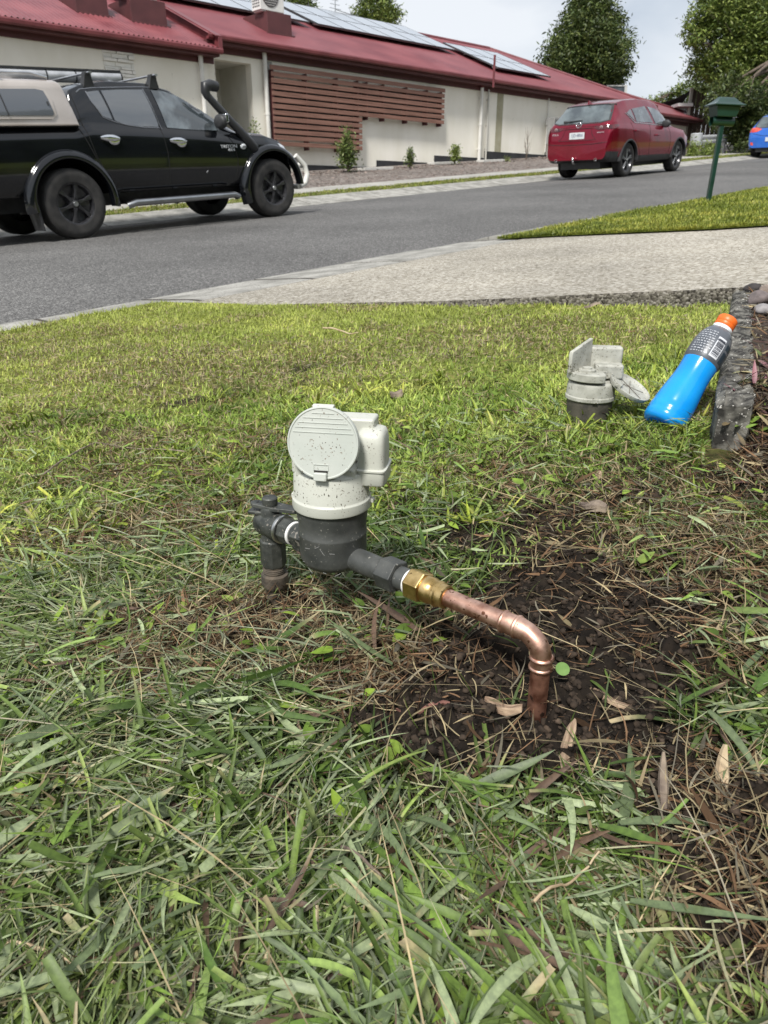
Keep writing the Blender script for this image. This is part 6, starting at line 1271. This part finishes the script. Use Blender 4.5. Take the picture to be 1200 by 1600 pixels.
# ------------------------------------------------------------------ red wagon and blue hatch share one builder
def suv(kind, S0, N0, paint, label, cat, name, scale=(1, 1, 1)):
    loc, rot = car_matrix(S0, N0); o = empty(name, loc, rot, label, cat); red = kind == 'red'
    if red:
        tabs = dict(zb=[(-.90, .40), (-.7, .34), (.4, .29), (2.6, .29), (3.2, .33), (3.5, .38)],
            zs=[(-.92, .60), (-.90, .86), (-.84, 1.03), (-.70, 1.11), (0, 1.10), (1, 1.065), (2, 1.02), (2.4, .98), (2.9, .92), (3.25, .82), (3.42, .68), (3.5, .52)],
            zr=[(-.92, .64), (-.90, .92), (-.87, 1.08), (-.80, 1.17), (-.50, 1.45), (-.38, 1.53), (0, 1.59), (.6, 1.615), (1.1, 1.60), (1.5, 1.54), (2.35, 1.03), (2.9, .975), (3.25, .88), (3.42, .73), (3.5, .55)],
            w=[(-.92, .72), (-.84, .79), (-.6, .835), (-.2, .84), (2.9, .84), (3.2, .79), (3.4, .68), (3.5, .52)],
            wr=[(-.92, .66), (-.84, .70), (-.78, .67), (-.50, .58), (0, .60), (1.3, .62), (1.6, .64), (2.35, .71), (2.9, .69), (3.25, .62), (3.42, .52), (3.5, .42)])
    else:
        tabs = dict(zb=[(-.75, .34), (.4, .26), (2.5, .26), (3.3, .33)],
            zs=[(-.77, .55), (-.75, .80), (-.70, .92), (-.5, .98), (1, .97), (2.2, .92), (2.8, .84), (3.15, .70), (3.3, .5)],
            zr=[(-.77, .58), (-.75, .86), (-.70, 1.0), (-.62, 1.10), (-.35, 1.36), (.2, 1.45), (1.0, 1.45), (1.4, 1.38), (2.2, .97), (2.8, .90), (3.15, .75), (3.3, .52)],
            w=[(-.77, .70), (-.68, .80), (-.3, .84), (2.7, .84), (3.1, .74), (3.3, .5)],
            wr=[(-.77, .64), (-.68, .68), (-.35, .56), (1.3, .58), (2.2, .70), (2.8, .66), (3.3, .4)])
    wb = 2.66 if red else 2.5; rw = .355 if red else .32
    body, tr = carbody(tabs, [(0, rw), (wb, rw)], rw + .06, [paint, m_well, m_plast], o, dark_z=.42 if red else .30, tail_dark=(-.50, .55) if red else (-.5, .36), ns=130)
    b = MB(); b.box(-.7, 3.1, -.5, .5, .2, .4); b.build('underbody', m_plast, o, smooth=0)
    for x, y, sg in ((0, -.80, -1), (wb, -.80, -1), (0, .80, 1), (wb, .80, 1)): wheel(o, x, y, rw, .22, sg, 'ten', .245 if red else .2)
    for x in (0, wb):
        for sg in (-1, 1): flare(o, x, rw, rw + .035, rw + .095, .855, .79, sg, -2 if red else 2, 182, m_plast if red else paint)
    if red:
        def S_(px, py, n=8.60): r = ray(px, py); t = n / (r[0] * RN[0] + r[1] * RN[1]); s = t * (r[0] * RS[0] + r[1] * RS[1]); return (s - S0, 0, CZ + r[2] * t - float(road_z(s)) - .016)
    # rear glass and lamps
    zt, zg = (1.475, 1.17) if red else (1.33, 1.02)
    patch('rear_window_surround', tr, [(0, -.70 if red else -.64, zg - .01), (0, -.58 if red else -.56, zt + .0), (0, -.45, zt + .03), (0, .45, zt + .03), (0, .58 if red else .56, zt + .0), (0, .70 if red else .64, zg - .01), (0, .5, zg - .055), (0, -.5, zg - .055)], 'b', m_plast, o, .003)
    patch('rear_window', tr, [(0, -.66 if red else -.6, zg), (0, -.56 if red else -.52, zt - .03), (0, -.45, zt), (0, .45, zt), (0, .56 if red else .52, zt - .03), (0, .66 if red else .6, zg), (0, .5, zg - .035), (0, -.5, zg - .035)], 'b', mat('rear_glass', (.03, .04, .045), (.11, .135, .14), scale=3, rough=.06, coat=1, spec=.8), o, .006)
    if red:
        b = MB(); line(b, tr, [(0, -.60, 1.475), (0, -.3, 1.49), (0, .3, 1.49), (0, .60, 1.475)], 'b', .022, .0); b.build('spoiler', m_plast, o, smooth=60)
        b = MB(); q0, q1 = project(tr, (0, .30, 1.17), 'b', .014), project(tr, (0, -.05, 1.185), 'b', .02); b.tube([q0 + Vector((0, .1, -.0)), q0, q1], [.03, .018, .008], 8); b.build('rear_wiper', m_plast, o)
    for sg in (-1, 1):
        ya, yb_ = sg * .36, sg * .80
        if red:
            L_ = [(0, sg * .34, 1.035), (0, sg * .50, 1.065), (0, sg * .70, 1.075), (0, sg * .70, .995), (0, sg * .52, .985)]; patch('tail_lamp', tr, L_, 'b', m_lens, o, .008)
            patch('tail_lamp', tr, [(-.86, 0, 1.07), (-.60, 0, 1.075), (-.52, 0, 1.06), (-.70, 0, 1.0), (-.86, 0, .99)], 'r' if sg < 0 else 'l', m_lens, o, .008)
            q = project(tr, (0, sg * .56, 1.03), 'b', .010); b = MB(); b.lathe([(.018, .002), (.032, .002), (.036, -.002)], 20, T(*q) @ Matrix.Rotation(R(-90), 4, 'Y'), cap=(False, False)); b.build('lamp_ring', mat('lamp_ring_grey', (.35, .30, .30), rough=.3), o)
        else:
            L_ = [(0, sg * .36, .93), (0, sg * .55, .99), (0, sg * .70, .98), (0, sg * .72, .84), (0, sg * .52, .85)]; patch('tail_lamp', tr, L_, 'b', mat('bright_red_lens', (.55, .03, .02), (.75, .12, .08), scale=9, rough=.12, coat=1), o, .008)
            patch('tail_lamp', tr, [(-.70, 0, .98), (-.40, 0, .97), (-.55, 0, .86), (-.71, 0, .84)], 'r' if sg < 0 else 'l', MATS['bright_red_lens'], o, .008); patch('reflector', tr, [(0, sg * .58, .42), (0, sg * .68, .44), (0, sg * .68, .53), (0, sg * .60, .51)], 'b', MATS['bright_red_lens'], o, .008)
    # plate with its characters, emblem, handle recess
    zp = .89 if red else .60; q = project(tr, (0, 0, zp), 'b', .0); MB_ = T(q.x - .02, 0, zp) @ Rz(R(-90)) @ Matrix.Rotation(R(90), 4, 'X')
    b = MB(); b.cbox((0, 0, 0), (.372, .134, .008), MB_); pl = b.build('number_plate', m_plate, o, bevel=.004)
    if red:
        text_mesh('plate_text', '1JD\u00b74RN', .088, m_ink, pl, MB_ @ T(0, .004, .006), .001, sx=.92)
        b = MB(); zq = 1.105; q = project(tr, (0, 0, zq), 'b', .012); Me = T(q.x, 0, zq) @ Rz(R(-90)) @ Matrix.Rotation(R(80), 4, 'X')
        b.tube([Me @ Vector((.066 * cos(a), .052 * sin(a), .0)) for a in [2 * pi * j / 28 for j in range(29)]], .009, 8)
        b.tube([Me @ Vector(p) for p in ((-.052, .012, 0), (-.03, .018, .002), (0, -.016, .004), (.03, .018, .002), (.052, .012, 0))], .009, 8); b.build('emblem', m_chrome, o, smooth=60)
        for sg, zt_, bd, sz in ((-1, .935, 'SKYACTIV', .03), (1, .93, 'CX-5', .05)):
            q = project(tr, (0, sg * .56, zt_), 'b', .006); text_mesh('badge', bd, sz, m_plate, o, T(q.x - .004, sg * .56, zt_) @ Rz(R(-90 + sg * 6)) @ MR, .002, sx=1.3)
        b = MB()
        for sg in (-1, 1): line(b, tr, [(0, sg * .33, 1.02), (0, sg * .36, .90), (0, sg * .46, .80)], 'b', .006)
        line(b, tr, [(0, -.34, 1.03), (0, 0, 1.03), (0, .34, 1.03)], 'b', .010); line(b, tr, [(0, -.74, .74), (0, -.4, .715), (0, 0, .71), (0, .4, .715), (0, .74, .74)], 'b', .008); line(b, tr, [(0, -.46, .80), (0, 0, .785), (0, .46, .80)], 'b', .006); b.build('tailgate_gap', mat('dark_red_gap', (.04, .002, .004), rough=.6), body)
        for y_ in (-.5, .5): b = MB(); b.lathe([(.030, -.05), (.034, 0), (.027, .0), (.025, -.04)], 20, T(-.93, y_, .40) @ Matrix.Rotation(R(-90), 4, 'Y'), cap=(False, True)); b.build('exhaust_tip', m_chrome, o)
        b = MB(); b.tube([(-.80, .02, .34), (-.98, .02, .34), (-1.0, .02, .38)], .022, 8); b.lathe([(.004, .36), (.026, .375), (.03, .40), (.026, .425), (.004, .44)], 16, T(-1.0, .02, .02)); b.build('tow_ball', m_chrome, o, smooth=60)
        W = [S_(*p) for p in ((988, 191), (985.5, 170), (1007, 166.2), (1012.5, 192.5))]
        n_ = 8.78
        patch('side_window', tr, [S_(987.5, 191, n_), (S_(986, 170.5, n_)), S_(1007, 166.5, n_), S_(1013, 192.5, n_)], 'r', m_glassl, o, .006)
        patch('side_window', tr, [S_(1017, 194, n_), S_(1011, 167, n_), S_(1022, 170, n_), S_(1038, 186, n_), S_(1041, 196, n_)], 'r', m_glassl, o, .006)
        patch('quarter_window', tr, [S_(985.5, 190, n_), S_(984, 171, n_), S_(976, 177, n_)], 'r', m_glass, o, .006)
        b = MB(); line(b, tr, [S_(974, 177, n_), S_(984, 192, n_), S_(1041, 198, n_)], 'r', .008, .004); b.build('chrome_strip', m_chrome, body)
        b = MB(); line(b, tr, [S_(1009.5, 167, n_), S_(1015.5, 193, 8.65), S_(1016, 215), S_(1013, 244)], 'r', .004, 0); line(b, tr, [S_(987, 191, 8.65), S_(992, 215), S_(998, 230), S_(1001, 246)], 'r', .004, 0); line(b, tr, [S_(1044, 197, 8.65), S_(1048, 215), S_(1044, 240)], 'r', .004, 0); b.build('door_gap', m_seam, body)
        for px, py in ((995, 204), (1027, 211)):
            x, _, z = S_(px, py); q = project(tr, (x, 0, z), 'r', 0); b = MB(); b.tube([(x - .1, q.y, z), (x - .07, q.y - .035, z + .004), (x + .07, q.y - .035, z - .002), (x + .1, q.y, z - .004)], .014, 8); b.build('door_handle', paint, o)
        x, _, z = S_(1046, 193, 8.5); mirror(o, x, -.84, z, -1, m_plast, m_plast); mirror(o, x, .84, z, 1, m_plast, m_plast)
        b = MB(); q = project(tr, (-.40, 0, 0), 't', 0); b.loops([[(q.x - .09, -.018, q.z), (q.x - .09, .018, q.z), (q.x + .08, .018, q.z), (q.x + .08, -.018, q.z)], [(q.x - .09, -.005, q.z + .075), (q.x - .09, .005, q.z + .075), (q.x - .05, .005, q.z + .075), (q.x - .05, -.005, q.z + .075)]]); b.build('roof_fin', paint, o, smooth=40)
        patch('headlamp', tr, [(3.18, 0, .80), (3.30, 0, .80), (3.42, 0, .70), (3.34, 0, .68)], 'r', m_head, o, .006)
        patch('windscreen', tr, [(1.60, -.55, 0), (1.60, .55, 0), (2.28, .62, 0), (2.28, -.62, 0)], 't', m_glass, o, .006)
    else:
        patch('side_window', tr, [(.1, 0, 1.02), (.0, 0, 1.32), (.85, 0, 1.36), (.9, 0, 1.02)], 'r', m_glassl, o, .006); patch('side_window', tr, [(.1, 0, 1.02), (.0, 0, 1.32), (.85, 0, 1.36), (.9, 0, 1.02)], 'l', m_glassl, o, .006)
        b = MB(); line(b, tr, [(0, -.66, .80), (0, -.3, .72), (0, .3, .72), (0, .66, .80)], 'b', .006); b.build('tailgate_gap', m_seam, body)
    return o
suv('red', 17.4, 9.42, m_red, 'shiny red sport utility wagon parked across the road facing away', 'car', 'parked_car')
suv('blue', 31.6, 9.9, m_bluep, 'bright blue hatchback cut off by the right edge of the picture', 'car', 'parked_car')
